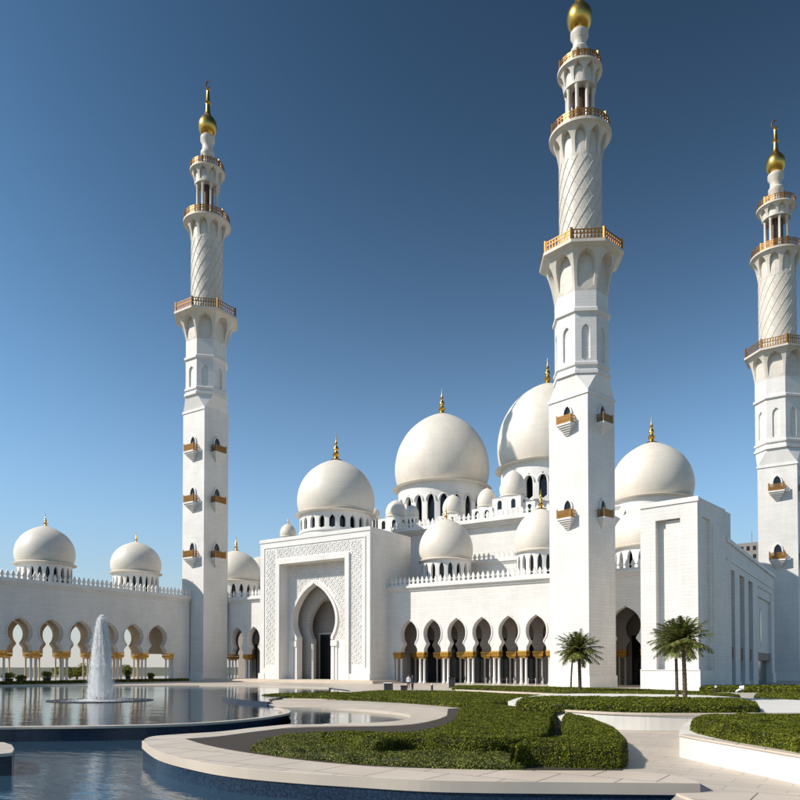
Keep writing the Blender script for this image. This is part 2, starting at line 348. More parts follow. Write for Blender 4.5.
pier = [G(-90,742), G(4,742.5), G(12,745), G(14.5,749), G(12,753), G(0,754), G(-90,755)]
tag(MB().prism(pier, -1.2, -.1).build('pool_pier', M['mosaic']), kind='structure'); tag(MB().prism(pier, -.098, .01).build('pool_pier_cap', M['coping']), kind='structure')

# bottom right slab that juts over the water, and the low stone kerbs between the beds
def kerb(pts, w, z1, z=0, k=5): return tag(ribbon(GP(pts, z, k), 0, w, -.05, z1).build('kerb', M['coping']), kind='structure')
kerb([(676,795.5),(740,795),(830,796)], -.9, .05)
kerb([(455,690.5),(500,692.5),(560,695.6),(600,696.5)], .9, .10)
kerb([(272,699.2),(330,700),(392,702)], .5, .07)
kerb([(600,703.5),(650,702.8)], .5, .07)
kerb([(722,697.5),(755,699.5),(815,702.5)], .7, .12)

# entrance steps below the portal
st = MB()
for i, (d, z) in enumerate(((6.2, .16), (5.7, .32), (5.2, .48))):
    st.box(-104.5-.3*(2-i)*0, -66.5+.4*(2-i), 95-d+2.2, 99.2+.003*i, .004+.16*i-(.15 if i else 0), z)
tag(st.build('entrance_steps', M['coping']), kind='structure')

# ================================================================== ARCHITECTURE
ARCH = [(1.0,0),(.97,.6),(.78,1.05),(.70,1.35),(.76,1.6),(.92,2.05),(1.0,2.6),(1.01,3.1),(.95,3.65),(.80,4.15),(.58,4.6),(.30,4.95),(.10,5.15),(0,5.3)]
def arch_curve(hw, z0, sc_=1.0, k=4, g=0.0):
    pts = [(a*hw, z0+b*sc_) for a, b in ARCH]
    c = curve(pts, k)
    if g: c = [(x+g if x > .01 else x, z+(g*1.0 if x < .3*hw else 0)) for x, z in c]
    return c
def arched_wall(centres, hw, z0, zt, u0, u1, sc_=1.0):
    """outline (u, z) of a wall standing on piers, open arches between them"""
    poly = [(u0, z0)]
    for c in centres:
        r = arch_curve(hw, z0, sc_)
        poly += [(c-x, z) for x, z in r] + [(c+x, z) for x, z in r[::-1][1:]]
    poly += [(u1, z0), (u1, zt), (u0, zt)]
    return poly
def archivolt(mb, centres, hw, z0, o, ux, n, sc_=1.0, wd=.22, proud=.1):
    for c in centres:
        r = arch_curve(hw, z0, sc_); q = [(c-x, z) for x, z in r] + [(c+x, z) for x, z in r[::-1][1:]]
        off = [((u-c)*(1+wd/hw)+c, z+(wd*1.2 if abs(u-c) < .35*hw else wd*.3 if z > z0+2.6 else 0)) for u, z in q]
        for i in range(len(q)-1):
            if q[i][1] < z0+1.2*sc_ and q[i+1][1] < z0+1.2*sc_: continue
            P = [q[i], q[i+1], off[i+1], off[i]]; mb.slab(P, Vector(o), ux, Vector(n)*proud)
def column_mb(x, y, z0, z1, r=.2):
    h = z1-z0
    return MB().lathe([(r*1.5, 0),(r*1.5,.16),(r*1.2,.24),(r*1.25,.34),(r,.42),(r*.96,h*.5),(r*.9,h-.2),(r*1.1,h-.12),(r*1.15,h)], 14, (x, y), z0)
def capital_mb(c, t, n, hw, dep, z0, z1):
    m = MB(); h = z1-z0
    for i in range(5):
        k = i/5; g = .62+.38*(k**.6); m.obox(c, t, n, hw*g, -dep*g, dep*g, z0+h*k*.8, z0+h*(k+1.0)/5*.8+.002)
    m.obox(c, t, n, hw*1.04, -dep*1.04, dep*1.04, z0+h*.8, z1-.004)
    # leaf ridges
    for i in range(7):
        u = -hw*.86+hw*1.72*i/6; P = (c[0]+t[0]*u, c[1]+t[1]*u)
        for d in (-1, 1): m.obox(P, t, n, hw*.07, d*dep*(1.0), d*dep*1.06, z0+h*.35, z0+h*.8)
    return m
def merlon_path(p0, p1, z, step=.84, h=1.45, proud=.16, base=.3):
    """a cornice parapet: low kerb and a row of pierced flame shaped merlons"""
    m = MB(); p0 = Vector(p0); p1 = Vector(p1); d = p1-p0; ln = d.length; d.normalize(); n = Vector((d.y, -d.x, 0))
    q = int(ln/step); o = p0.copy(); o.z = z
    m.slab([(0,0),(ln,0),(ln,base),(0,base)], o-n*proud, d, n*2*proud)
    for i in range(q+1):
        u = (ln-q*step)/2+i*step; k = h*(1+random.uniform(-.02, .02)); s_ = .82*step
        pr = [(.27,base-.02),(.27,.42*k),(.36,.50*k),(.37,.62*k),(.30,.74*k),(.20,.84*k),(.11,.93*k),(0,1.04*k)]
        poly = [(u-a*s_, z_) for a, z_ in pr]+[(u+a*s_, z_) for a, z_ in pr[::-1][1:]]
        m.slab(poly, o-n*.09, d, n*.18)
    # mid rail
    m.slab([(0,.50*h),(ln,.50*h),(ln,.57*h),(0,.57*h)], o-n*.05, d, n*.1)
    return m
def cornice(mb, p0, p1, z, n, out=.55, h=.8):
    """stepped moulding along a wall top; n outward"""
    p0 = Vector(p0); p1 = Vector(p1); d = (p1-p0); ln = d.length; d.normalize(); n = Vector(n)
    for k, (o_, a, b) in enumerate(((out, .55, 1.0), (out*.66, .3, .547), (out*.35, 0, .297))):
        o = p0.copy(); o.z = 0
        mb.slab([(0,z+h*a),(ln,z+h*a),(ln,z+h*b),(0,z+h*b)], o-n*.25, d, n*(o_+.25))
def finial_mb(c, z, h, n=12, spire=.5):
    r = h*.13
    return MB().lathe([(r*1.9,0),(r*1.5,h*.04),(r*.7,h*.09),(r*.55,h*.14),(r*.95,h*.2),(r*1.0,h*.25),(r*.5,h*.32),(r*.42,h*.36),(r*.75,h*.42),(r*.7,h*.47),(r*.35,h*.53),(r*.3,h*.57),(r*.48,h*.62),(r*.25,h*.68),(r*.16,h*.72),(r*.12,h*.86),(r*.03,h)], n, c, z)
def crescent_mb(c, z, r, th=.05):
    m = MB(); pts = []
    for i in range(15):
        a = R(-60)+R(300)*i/14+PI*.0; pts.append((c[0]+cos(a-PI/2+R(0))*r*.83*-1, c[1]-cos(a-PI/2)*r*.55*-1*0, z+r+sin(a-PI/2)*r))
    m.tube(pts, [th*(.4+.6*sin(PI*i/14)) for i in range(15)], 6); return m
DOME = [(.90,0),(.945,.08),(.975,.18),(.995,.30),(1.0,.42),(.992,.56),(.965,.71),(.92,.86),(.855,1.0),(.77,1.14),(.67,1.26),(.555,1.365),(.43,1.455),(.30,1.53),(.17,1.59),(.07,1.63),(.03,1.65)]
def dome(parent, c, r, zbase, zroof, ztop, label=None, nwin=16, drum_h=None, dr=.93, fin=None, win=(.36,.75), small=False, fancy=False):
    """shell > drum, drum_glass, finial: the shell is the part"""
    k = (ztop-zbase)/(1.65*r); prof = [(a*r, b*r*k) for a, b in curve(DOME, 3)]
    o = bpy.data.objects.new('dome', None)
    m = MB().lathe(prof, 24 if small else 64, (0, 0), 0)
    if not small: m.lathe([(r*.9,-.30),(r*1.03,-.28),(r*1.05,-.12),(r*1.0,-.0),(r*.9,.10)], 64, (0, 0), 0)
    else: m.lathe([(r*.9,-.12),(r*1.06,-.1),(r*1.04,.05),(r*.9,.1)], 24, (0, 0), 0)
    m = m.build('dome', M['dome'], None, smooth=True)
    m.parent = parent; iv = wmat(parent).inverted(); m.location = iv @ Vector((c[0], c[1], zbase))
    if label: m['label'] = label
    zb = zbase-.28 if not small else zbase-.1; hh = zb-zroof; rd = r*dr
    h0, h1 = win
    def wf(v):
        if v < h0 or v > h1: return 0
        t = (v-h0)/(h1-h0); return .56 if t < .6 else .56*math.sqrt(max(0, 1-((t-.6)/.4)**2))
    d = MB().ringpanel(nwin, lambda v: rd, lambda v: zroof+hh*v, wf, lambda v: rd-min(.5, .15*rd), rows=24, c=c, m=2)
    if not small:
        d.lathe([(rd+.02,0),(rd+.22,.02),(rd+.22,.26),(rd+.02,.3)], 64, c, zroof+hh*(h0-.03)-.3)
        if fancy:                                   # blind arch hoods between window heads and the dome
            for q in range(nwin):
                a = 2*PI*(q+.5)/nwin; n_ = Vector((cos(a), sin(a), 0)); t_ = Vector((-sin(a), cos(a), 0)); wd = PI*rd/nwin
                pts = [Vector((c[0], c[1], 0))+n_*(rd+.1)+t_*(wd*.76*cos(b))+Vector((0, 0, zroof+hh*(h1-.10)+wd*.95*sin(b))) for b in [PI*j/10 for j in range(11)]]
                d.tube(pts, .17, 4)
    d = d.build('drum', M['trim'], m)
    MB().lathe([(rd*.84,0),(rd*.84,hh)], 32, c, zroof).build('drum_glass', M['glass'], m)
    if fin: finial_mb(c, zbase+1.60*r*k, fin).build('finial', M['gold'], m, smooth=True)
    return m

# ------------------------------------------------------------------ the main mosque hall
YF = 100.0; ZC = 15.0
mosque = empty('mosque', (-70, 110, 0))
tag(mosque, 'vast white marble mosque with cream domes, tall carved portal and gilded arcades', 'mosque')
WX0, WX1 = -113.0, -15.5
PX0, PX1 = onY(260, 640, 95).x, onY(370, 640, 95).x             # portal corners
cL = [onY(p, 632, YF).x for p in (221, 237.5, 254)]
cR = [onY(409, 632, YF).x+4.42*i for i in range(6)]
cM = [onY(625.5, 632, YF).x]
HW = 1.58; HWM = 2.05
def front_section(u0, u1, cs, hw, sc_=1.0, name='arcade_wall'):
    m = MB().slab(arched_wall(cs, hw, 5.0, ZC, u0, u1, sc_), (0, YF, 0), (1, 0, 0), (0, 1.1, 0))
    archivolt(m, cs, hw, 5.0, (0, YF, 0), (1, 0, 0), (0, -1, 0), sc_)
    m.build(name, M['marble'], mosque)
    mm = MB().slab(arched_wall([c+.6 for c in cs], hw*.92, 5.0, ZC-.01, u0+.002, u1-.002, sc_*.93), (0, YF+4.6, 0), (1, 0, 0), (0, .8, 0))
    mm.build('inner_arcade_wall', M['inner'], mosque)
    piers = [u0] + [(a+b)/2 for a, b in zip(cs[:-1], cs[1:])] + [u1]
    return piers
def pier_set(cs, hw, u0, u1, yc, zc0=3.95, zc1=5.0, cm='trim', r=.2):
    ed = [(u0, cs[0]-hw)] + [(a+hw, b-hw) for a, b in zip(cs[:-1], cs[1:])] + [(cs[-1]+hw, u1)]
    for i, (a, b) in enumerate(ed):
        if i == 0 and b-a > 1.6: a = b-1.5
        if i == len(ed)-1 and b-a > 1.6: b = a+1.5
        c = (a+b)/2; h = (b-a)/2
        if h < .1: continue
        cp = capital_mb((c, yc), (1, 0), (0, 1), h*1.12, .62, zc0, zc1).build('capital', M['capital'], mosque)
        for s_ in ((-1, 1) if h > .45 else (0,)):
            for dy in (0,):
                column_mb(c+s_*h*.62, yc+dy, .02, zc0+.01, r).build('column', M[cm], mosque, smooth=True)
front_section(WX0, PX0+.5, cL, HW); pier_set(cL, HW, cL[0]-HW-1.3, cL[-1]+HW+1.3, YF+.55)
front_section(PX1-.5, cR[-1]+HW+2.9, cR, HW); pier_set(cR, HW, cR[0]-HW-1.4, cR[-1]+HW+1.4, YF+.55)
u2 = cR[-1]+HW+2.9
front_section(u2+.003, -21.5, cM, HWM, 1.12); pier_set(cM, HWM, cM[0]-HWM-1.3, cM[0]+HWM+1.3, YF+.55)
# wall stretches that reach the ground between the arcades
for a, b in ((WX0, cL[0]-HW-1.35), (cL[-1]+HW+1.35, PX0+.4), (PX1-.4, cR[0]-HW-1.45), (cR[-1]+HW+1.45, cM[0]-HWM-1.35), (cM[0]+HWM+1.35, -21.5)):
    if b > a+.05: MB().box(a, b, YF+.003, YF+1.09, 0, 4.999).build('wall_base', M['marble'], mosque)
# rooms behind: floor line, back wall, dark glazing, roof
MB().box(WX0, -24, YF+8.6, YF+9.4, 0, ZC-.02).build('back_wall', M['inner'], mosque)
for x in cL+cR+cM: MB().box(x-1.6, x+1.2, YF+8.45, YF+8.62, .05, 7.2).build('glazed_door', M['glass'], mosque)
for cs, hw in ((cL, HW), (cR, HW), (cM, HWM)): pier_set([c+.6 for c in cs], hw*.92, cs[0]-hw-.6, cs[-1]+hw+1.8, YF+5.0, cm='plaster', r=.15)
rf = MB().box(WX0+.01, -22, YF+1.11, YF+30, ZC-.6, ZC-.003)
rf.build('roof', M['trim'], mosque)
cn = MB(); cornice(cn, (WX0, YF, 0), (PX0+.3, YF, 0), ZC-.05, (0, -1, 0)); cornice(cn, (PX1-.3, YF, 0), (-21.6, YF, 0), ZC-.05, (0, -1, 0))
cn.build('cornice', M['trim'], mosque)
pp = merlon_path((WX0, YF-.1, 0), (PX0+.2, YF-.1, 0), ZC+.745); pp.build('parapet', M['trim'], mosque)
merlon_path((PX1-.2, YF-.1, 0), (-21.7, YF-.1, 0), ZC+.745).build('parapet', M['trim'], mosque)

# upper terraces
blk = MB()
blk.box(-64, -40, 114, 118.1, ZC-.2, 20.6)
blk.box(-79.3, -38, 118, 128.1, ZC-.2, 28.0)
blk.box(-103.5, -38, 128, 178, ZC-.2, 30.6)
blk.box(-92.5, -76.5, 102.4, 114.5, ZC-.2, 25.1)       # hall under the portal dome
blk.box(-44, -23, 121, 148, ZC-.2, 21)
blk.build('upper_hall_wall', M['marble'], mosque)
cn = MB(); cornice(cn, (-79.4, 118, 0), (-37.9, 118, 0), 27.8, (0, -1, 0), 1.6, 1.1); cornice(cn, (-64.1, 114, 0), (-39.9, 114, 0), 20.3, (0, -1, 0), .4, .7)
cornice(cn, (-103.6, 128, 0), (-37.8, 128, 0), 30.3, (0, -1, 0), .4, .7)
cn.build('terrace_cornice', M['trim'], mosque)
merlon_path((-79.5, 116.9, 0), (-38, 116.9, 0), 28.85, .95, 1.5).build('terrace_parapet', M['trim'], mosque)
merlon_path((-64.2, 113.9, 0), (-40, 113.9, 0), 20.95, .9, 1.4).build('terrace_parapet', M['trim'], mosque)
merlon_path((-88, 128, 0), (-79.5, 128, 0), 30.95, .9, 1.4).build('terrace_parapet', M['trim'], mosque)

def dome_px(cx, hw_, ytop, ybase, s, zroof, **k):
    p = at(cx, ybase, s); q = at(cx, ytop, s); r = hw_*s/F
    return dome(mosque, (p.x, p.y), r, p.z, zroof, q.z, **k)
dome_px(336, 38.8, 459.5, 516, 135, 25.0, nwin=22, fin=5.2, win=(.42,.84), label='cream dome rising behind the carved portal', fancy=False)
dome_px(442, 47.3, 413, 490, 177, 30.5, nwin=22, fin=6.6, win=(.36,.80), label='large central cream dome on a windowed drum', fancy=True)
dome_px(548, 50.5, 383, 470, 160, 30.5, nwin=22, fin=6.2, win=(.46,.80), label='largest cream dome half hidden by the middle minaret', fancy=True)
dome_px(652, 40.3, 442, 502, 130, 21, nwin=20, fin=5.0, win=(.4,.8), label='cream dome above the plain corner block')
dome_px(446, 27, 518.5, 561, 125, ZC, nwin=18, fin=2.4, win=(.35,.9), label='small cream dome on the arcade roof near the portal')
dome_px(541, 26, 508, 552, 116, ZC, nwin=18, fin=3.2, win=(.35,.9), label='small cream dome on the arcade roof by the middle minaret')
dome_px(651, 37, 503, 548, 116, ZC, nwin=18, fin=None, win=(.2,.9), label='low dome tucked between minaret and corner block')
dome_px(236, 24, 550, 582, 165, ZC, nwin=18, fin=3.4, win=(.2,.9), label='small dome over the arcade left of the portal')
dome_px(262, 24, 556, 585, 176, ZC, nwin=18, fin=2.6, win=(.2,.9))
for cx, hw_, yt, yb, s, zr, f in ((396,10.5,500,517,158,30.8,None),(453,10.5,494.5,514,140,28.3,None),(487,10,488,507,150,30.8,None),(513,13,470,497,148,30.8,None),
                                  (374,6,508,516,166,30.8,None),(288,8,523.5,537,163,ZC,1.6),(412,7,505,517,150,28,None)):
    dome_px(cx, hw_, yt, yb, s, zr, nwin=10, small=True, win=(.45,.92), dr=.95, fin=f)
tbs = []                                             # cubic turret bases round the big domes
for cx, yb, s, w_, h_ in ((396,519,158,5.6,3.4),(453,516,140,4.6,2.6),(487,509,150,4.6,3.6),(513,499,148,6.2,5.2),(529,503,146,4.4,4.2)):
    p = at(cx, yb, s); tbs.append(MB().box(p.x-w_/2, p.x+w_/2, p.y-w_/2, p.y+w_/2, p.z-h_-2, p.z-.25).build('turret_base', M['trim'], mosque))
for (cx, yb, s, w_, h_), tbo in zip(((396,519,158,5.6,3.4),(453,516,140,4.6,2.6),(487,509,150,4.6,3.6),(513,499,148,6.2,5.2),(529,503,146,4.4,4.2)), tbs):
    p = at(cx, yb, s)
    for k in (-1, 1):
        for (ax, nx) in (((1,0),(0,-1)),((0,1),(1,0))):
            c = (p.x+ax[0]*k*w_*.24+nx[0]*w_/2, p.y+ax[1]*k*w_*.24+nx[1]*w_/2)
            MB().obox(c, ax, nx, .45, -.1, .03, p.z-2.5, p.z-1.0).obox(c, ax, nx, .3, -.1, .03, p.z-1.01, p.z-.75).build('window', M['glass'], tbo)

# ------------------------------------------------------------------ portal (a part of the mosque, with its own pieces)
YP = 95.0; ZP = 25.2
def pX(px, py=620, Y=YP): return onY(px, py, Y).x
def pZ(px, py, Y=YP): return onY(px, py, Y).z
rx0, rx1 = pX(280.5), pX(345.5); rz = (pZ(281, 566)+pZ(344, 557))/2       # recess opening
po = MB(); DEP = 2.0
po.slab([(PX0,0),(rx0,0),(rx0,rz),(rx1,rz),(rx1,0),(PX1,0),(PX1,ZP),(PX0,ZP)], (0, YP, 0), (1, 0, 0), (0, DEP, 0))
po.box(PX0+.02, PX1-.02, YP+7.2, YP+9, 8, ZP-.004); po.box(PX0, rx0-.5, YP+DEP+.002, YP+12, 0, ZP-.001); po.box(rx1+.5, PX1, YP+DEP+.002, YP+12, 0, ZP-.001)
po.box(rx0-.498, rx1+.498, YP+DEP+1.2, YP+7.19, rz-.8, ZP-.002)
portal = po.build('portal', M['trim'], mosque); portal['label'] = 'tall carved marble entrance portal with pointed horseshoe doorway'
# side face courses
MB().box(PX1-.001, PX1+.06, YP+.6, YP+11.9, 1.52, ZP-1).build('side_cladding', M['marble'], portal)
ac = (pX(314.5, 600, YP+DEP)); ahw = (pX(336, 610, YP+DEP)-pX(293.5, 610, YP+DEP))/2
az0 = pZ(314, 640, YP+DEP); apz = pZ(314, 584, YP+DEP)
PA = [(.80,0),(.80,.06),(.90,.14),(.985,.26),(1.0,.38),(.96,.50),(.86,.62),(.70,.74),(.50,.85),(.28,.93),(.10,.98),(0,1.02)]
def portal_arch(c, hw, z0, z1, jamb=.80):
    r = curve([(a*hw, z0+b*(z1-z0)) for a, b in PA], 4)
    return [(c-jamb*hw, 0)] + [(c-x, z) for x, z in r] + [(c+x, z) for x, z in r[::-1][1:]] + [(c+jamb*hw, 0)]
def portal_panel(y, th, c, hw, z0, z1, u0, u1, zt, jamb=.8):
    a = portal_arch(c, hw, z0, z1, jamb)
    return MB().slab([(u0, 0)]+a+[(u1, 0), (u1, zt), (u0, zt)], (0, y, 0), (1, 0, 0), (0, th, 0))
pm = portal_panel(YP+DEP+.004, 1.2, ac, ahw, az0, apz, rx0-.45, rx1+.45, rz+.4)
# thick moulding round the doorway arch and impost blocks
a = portal_arch(ac, ahw, az0, apz); a2 = portal_arch(ac, ahw*1.0, az0, apz)
for i in range(1, len(a)-2):
    q = [a[i], a[i+1]]; e = []
    for j in (i, i+1):
        d = Vector(a[min(j+1, len(a)-2)])-Vector(a[max(j-1, 1)]); d.normalize(); e.append((a[j][0]-d.y*.45, a[j][1]+d.x*.45))
    pm.slab([q[0], q[1], e[1], e[0]], (0, YP+DEP, 0), (1, 0, 0), (0, -.28, 0))
for s_ in (-1, 1):
    x = ac+s_*ahw*.80; pm.box(min(x, x+s_*1.3), max(x, x+s_*1.3), YP+DEP-.35, YP+DEP+.002, az0-1.1, az0-.1)
    pm.box(min(x, x+s_*.62), max(x, x+s_*.62), YP+DEP-.22, YP+DEP+.002, .3, az0-1.102)
    pm.box(min(x+s_*.9, x+s_*1.25), max(x+s_*.9, x+s_*1.25), YP+DEP-.16, YP+DEP+.002, .3, az0-1.102)
pm.build('arch_panel', M['trim'], portal)
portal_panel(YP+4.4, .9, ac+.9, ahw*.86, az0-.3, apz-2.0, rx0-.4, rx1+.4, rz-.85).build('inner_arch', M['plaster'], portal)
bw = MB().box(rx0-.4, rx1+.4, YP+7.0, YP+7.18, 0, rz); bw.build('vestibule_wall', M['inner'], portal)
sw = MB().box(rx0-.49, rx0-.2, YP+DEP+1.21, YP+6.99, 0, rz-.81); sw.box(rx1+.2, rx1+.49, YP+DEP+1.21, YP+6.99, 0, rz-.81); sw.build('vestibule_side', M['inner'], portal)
MB().box(ac-2.8, ac+.3, YP+6.9, YP+6.99, .05, 8.4).build('door', M['glass'], portal)
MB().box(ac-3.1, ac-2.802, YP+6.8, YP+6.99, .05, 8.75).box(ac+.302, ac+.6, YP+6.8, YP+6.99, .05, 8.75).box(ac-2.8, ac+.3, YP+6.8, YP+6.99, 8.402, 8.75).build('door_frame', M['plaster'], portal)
for s_ in (-.62, ):
    column_mb(ac+ahw*s_+.9, YP+4.0, .02, az0-.6, .26).build('portal_column', M['trim'], portal, smooth=True)
# raised mouldings of the frame
fr = MB()
def frame(mb, x0, x1, z1, w_, y, pr, z0=0.0):
    mb.box(x0-w_, x0, y-pr, y+.01, z0, z1+w_); mb.box(x1, x1+w_, y-pr, y+.01, z0, z1+w_); mb.box(x0+.001, x1-.001, y-pr, y+.01, z1, z1+w_)
frame(fr, rx0-.05, rx1+.05, rz+.05, .85, YP, .34)
ox0, ox1 = pX(264.5), pX(364.5); oz = pZ(364, 537)
frame(fr, ox0, ox1, oz, .22, YP, .12, 2.6)
fr.box(PX0-.15, PX0+1.3, YP-.3, YP+.02, 0, 1.5); fr.box(PX0+1.32, rx0-.92, YP-.22, YP+.02, 0, 1.5); fr.box(rx1+.92, PX1+.15, YP-.3, YP+.02, 0, 1.5)
fr.box(PX1+.002, PX1+.2, YP+.021, YP+5, 0, 1.5)
fr.box(PX0-.12, PX1+.12, YP-.12, YP+.3, ZP-.6, ZP+.004)
fr.build('portal_frame', M['trim'], portal)
# carved relief: a lattice of lozenges and stars standing proud of a sunk field
def inside_arch(x, z, c, hw, z0, z1, pad):
    if z < z0: return abs(x-c) < .8*hw+pad
    t = (z-z0)/(z1-z0+pad)
    if t > 1: return False
    for i in range(len(PA)-1):
        if PA[i][1] <= t <= PA[i+1][1]:
            k = (t-PA[i][1])/(PA[i+1][1]-PA[i][1]+1e-9); return abs(x-c) < (PA[i][0]*(1-k)+PA[i+1][0]*k)*hw+pad
    return True
rel = MB()
def boss(x, z, y, s_, ang, asp=.42, h=.09):
    t = Vector((cos(ang), sin(ang))); n_ = Vector((-sin(ang), cos(ang))); c = Vector((x, z))
    P = [c+t*s_, c+n_*s_*asp, c-t*s_, c-n_*s_*asp]
    rel.add([(p.x, y, p.y) for p in P]+[(c.x+(p.x-c.x)*.55, y-h, c.y+(p.y-c.y)*.55) for p in P], [(0,1,5,4),(1,2,6,5),(2,3,7,6),(3,0,4,7),(4,5,6,7)])
def fill(x0, x1, z0, z1, y, st_, test):
    j = 0; z = z0+st_/2
    while z < z1:
        x = x0+st_*(.5 if j % 2 else 1.0)*.8; i = 0
        while x < x1-.2:
            if test(x, z): boss(x, z, y, st_*.52, R((60, -60, 0)[(i+2*(j//2)+j) % 3]+ (0 if j % 2 else 8)))
            x += st_; i += 1
        z += st_*.62; j += 1
S_ = .44
fill(ox0+.3, rx0-1.05, 3.0, oz-.2, YP, S_, lambda x, z: True)
fill(rx1+1.05, ox1-.3, 3.0, oz-.2, YP, S_, lambda x, z: True)
fill(rx0-1.05, rx1+1.05, rz+1.15, oz-.2, YP, S_, lambda x, z: True)
fill(rx0+.3, rx1-.2, az0-.0, rz-.3, YP+DEP, S_, lambda x, z: not inside_arch(x, z, ac, ahw, az0, apz, .75))
rel.build('relief_carving', M['trim'], portal)

# ------------------------------------------------------------------ corner block and long side hall
bc = at(699, 690, 80); bt = R(-8)
blockc = Vector((bc.x, bc.y, 0)); tx = Vector((-cos(8*PI/180), sin(8*PI/180), 0)); ty = Vector((sin(8*PI/180), cos(8*PI/180), 0))
BW, BD, BH = 6.5, 9.2, 21.3
B = MB()
def bslab(u0, u1, z0, z1, d0, d1): B.slab([(u0,z0),(u1,z0),(u1,z1),(u0,z1)], blockc+ty*d0, tx, ty*(d1-d0))
bslab(.3, BW, 0, BH-.001, .9, 12)
bslab(.0, 1.9, 0, BH, 0, .899); bslab(4.7, BW, 0, BH, 0, .899); bslab(1.901, 4.699, 19.2, BH-.002, 0, .899); bslab(1.903, 3.7, .0, 19.1, .45, .9)
def bside(v0, v1, z0, z1, d0, d1): B.slab([(v0,z0),(v1,z0),(v1,z1),(v0,z1)], blockc+tx*d0, ty, tx*(d1-d0))
bside(.901, 1.4, 0, BH-.003, 0, .3); bside(4.0, BD, 0, BH-.003, 0, .3); bside(1.401, 3.999, 19.3, BH-.004, 0, .3)
bside(4.6, 8.8, 0, 18.9, -.12, -.002)
B.build('corner_block', M['marble'], mosque)
pl = MB(); pl2 = MB(); pl.slab([(-.25,0),(BW,0),(BW,2.2),(-.25,2.2)], blockc-ty*.25, tx, ty*.24); pl.slab([(-.25,2.202),(BW,2.202),(BW,2.3),(-.25,2.3)], blockc-ty*.32, tx, ty*.3)
pl.slab([(0,0),(BD,0),(BD,2.2),(0,2.2)], blockc-tx*.25, ty, tx*.12)
pl2.slab([(-.15,BH-.5),(BW,BH-.5),(BW,BH+.03),(-.15,BH+.03)], blockc-ty*.12, tx, ty*.3)
pl.build('corner_block_plinth', M['trim'], mosque); pl2.build('corner_block_coping', M['trim'], mosque)

SX = -16.1
side_hall = empty('side_hall', (SX, 115, 0)); tag(side_hall, 'long plain marble side hall with tall dark window slots right of the corner block', 'building')
def sY(px, py=640): return onX(px, py, SX).y
YS0, YS1, HS = 94.2, sY(774.5), 17.6
slots = [(sY(729.7), sY(735.4)), (sY(740.2), sY(745)), (sY(749), sY(753.3))]
pan = (sY(758), sY(771.8)); zsl = onX(740, 575, SX).z; zb = 6.0
S = MB(); S.box(SX-5.5, SX-1.2, YS0, YS1-.01, 0, HS-.2).box(SX-14, SX-5.502, 112, YS1-.012, 0, HS-.202)
ys = [YS0]+[v for a_ in slots for v in a_]+[pan[0], pan[1], YS1]
for i in range(0, len(ys), 2): S.box(SX-1.19, SX, ys[i], ys[i+1], 0, zsl)
S.box(SX-1.191, SX-.001, YS0+.002, YS1-.002, zsl+.001, HS)
S.box(SX-1.19, SX-.45, pan[0]+.001, pan[1]-.001, 4.8, 13.2); S.box(SX-1.19, SX-.15, pan[0]+.001, pan[1]-.001, 13.202, zsl)
S.box(SX-1.19, SX-.5, pan[0]+.001, pan[0]+2.2, 0, 4.799)
for a_, b_ in slots: S.box(SX-1.19, SX-.35, a_+.3, b_-.3, 0, .6)
S.build('wall', M['marble'], side_hall)
cn = MB(); cn.box(SX-.9, SX+.25, YS0, YS1+.2, HS+.002, HS+.5); cn.box(SX-.2, SX+.12, YS0+.01, YS1+.1, zsl+.9, zsl+1.15)
cn.box(SX+.003, SX+.16, ys[0], ys[1]-.1, 0, 1.6); cn.box(SX+.003, SX+.16, pan[1]+.1, YS1+.1, 0, 1.6)
cn.build('cornice', M['trim'], side_hall)
for a_, b_ in slots:
    gw = MB().box(SX-1.1, SX-.9, a_-.0, b_+.0, 5.2, zsl-.01).build('window', M['glass'], side_hall)
    MB().box(SX-1.0, SX-.25, a_+.02, b_-.02, 3.6, 5.1).build('bronze_panel', M['brown'], side_hall)
    MB().box(SX-1.05, SX-.9, a_+.05, b_-.05, .6, 3.59).build('door', M['glass'], side_hall)
MB().box(SX-1.0, SX-.3, pan[0]+2.2, pan[1]-.05, 3.6, 4.79).build('bronze_panel', M['brown'], side_hall)
MB().box(SX-1.1, SX-.9, pan[0]+2.2, pan[1]-.05, 0, 3.59).build('door', M['glass'], side_hall)
yc = (pan[0]+pan[1])/2-1.5
lens = [(sin(PI*i/12)*1.1, 5.8+6.0*i/12) for i in range(13)]; lens = [(yc-a, b) for a, b in lens]+[(yc+a, b) for a, b in lens[::-1][1:-1]]
MB().slab(lens, (SX-.452, 0, 0), (0, 1, 0), (.04, 0, 0)).build('lens_window', M['glass'], side_hall)

# ------------------------------------------------------------------ the arcade wing on the left, facing the court
WXF = -110.0
wing = empty('arcade_wing', (WXF, 70, 0)); tag(wing, 'long shaded arcade wing with open horseshoe arches behind the fountain', 'building')
wc = [86.0-5.05*i for i in range(9)]; whw = 1.95; WY0, WY1 = wc[-1]-4, 93.2; ZW = 15.0
m = MB().slab(arched_wall(wc[::-1], whw, 5.1, ZW, WY0, WY1, .97), (WXF, 0, 0), (0, 1, 0), (-1.1, 0, 0)); archivolt(m, wc, whw, 5.1, (WXF, 0, 0), (0, 1, 0), (1, 0, 0), .97)
m.box(WXF-1.1, WXF-.003, wc[0]+whw+1.6, WY1-.01, 0, 5.098)
m.build('wall', M['marble'], wing)
m = MB().slab(arched_wall(wc[::-1], whw*.95, 5.1, ZW-.01, WY0, WY1, .97), (WXF-7.9, 0, 0), (0, 1, 0), (-1.0, 0, 0)); m.build('rear_wall', M['warmwall'], wing)
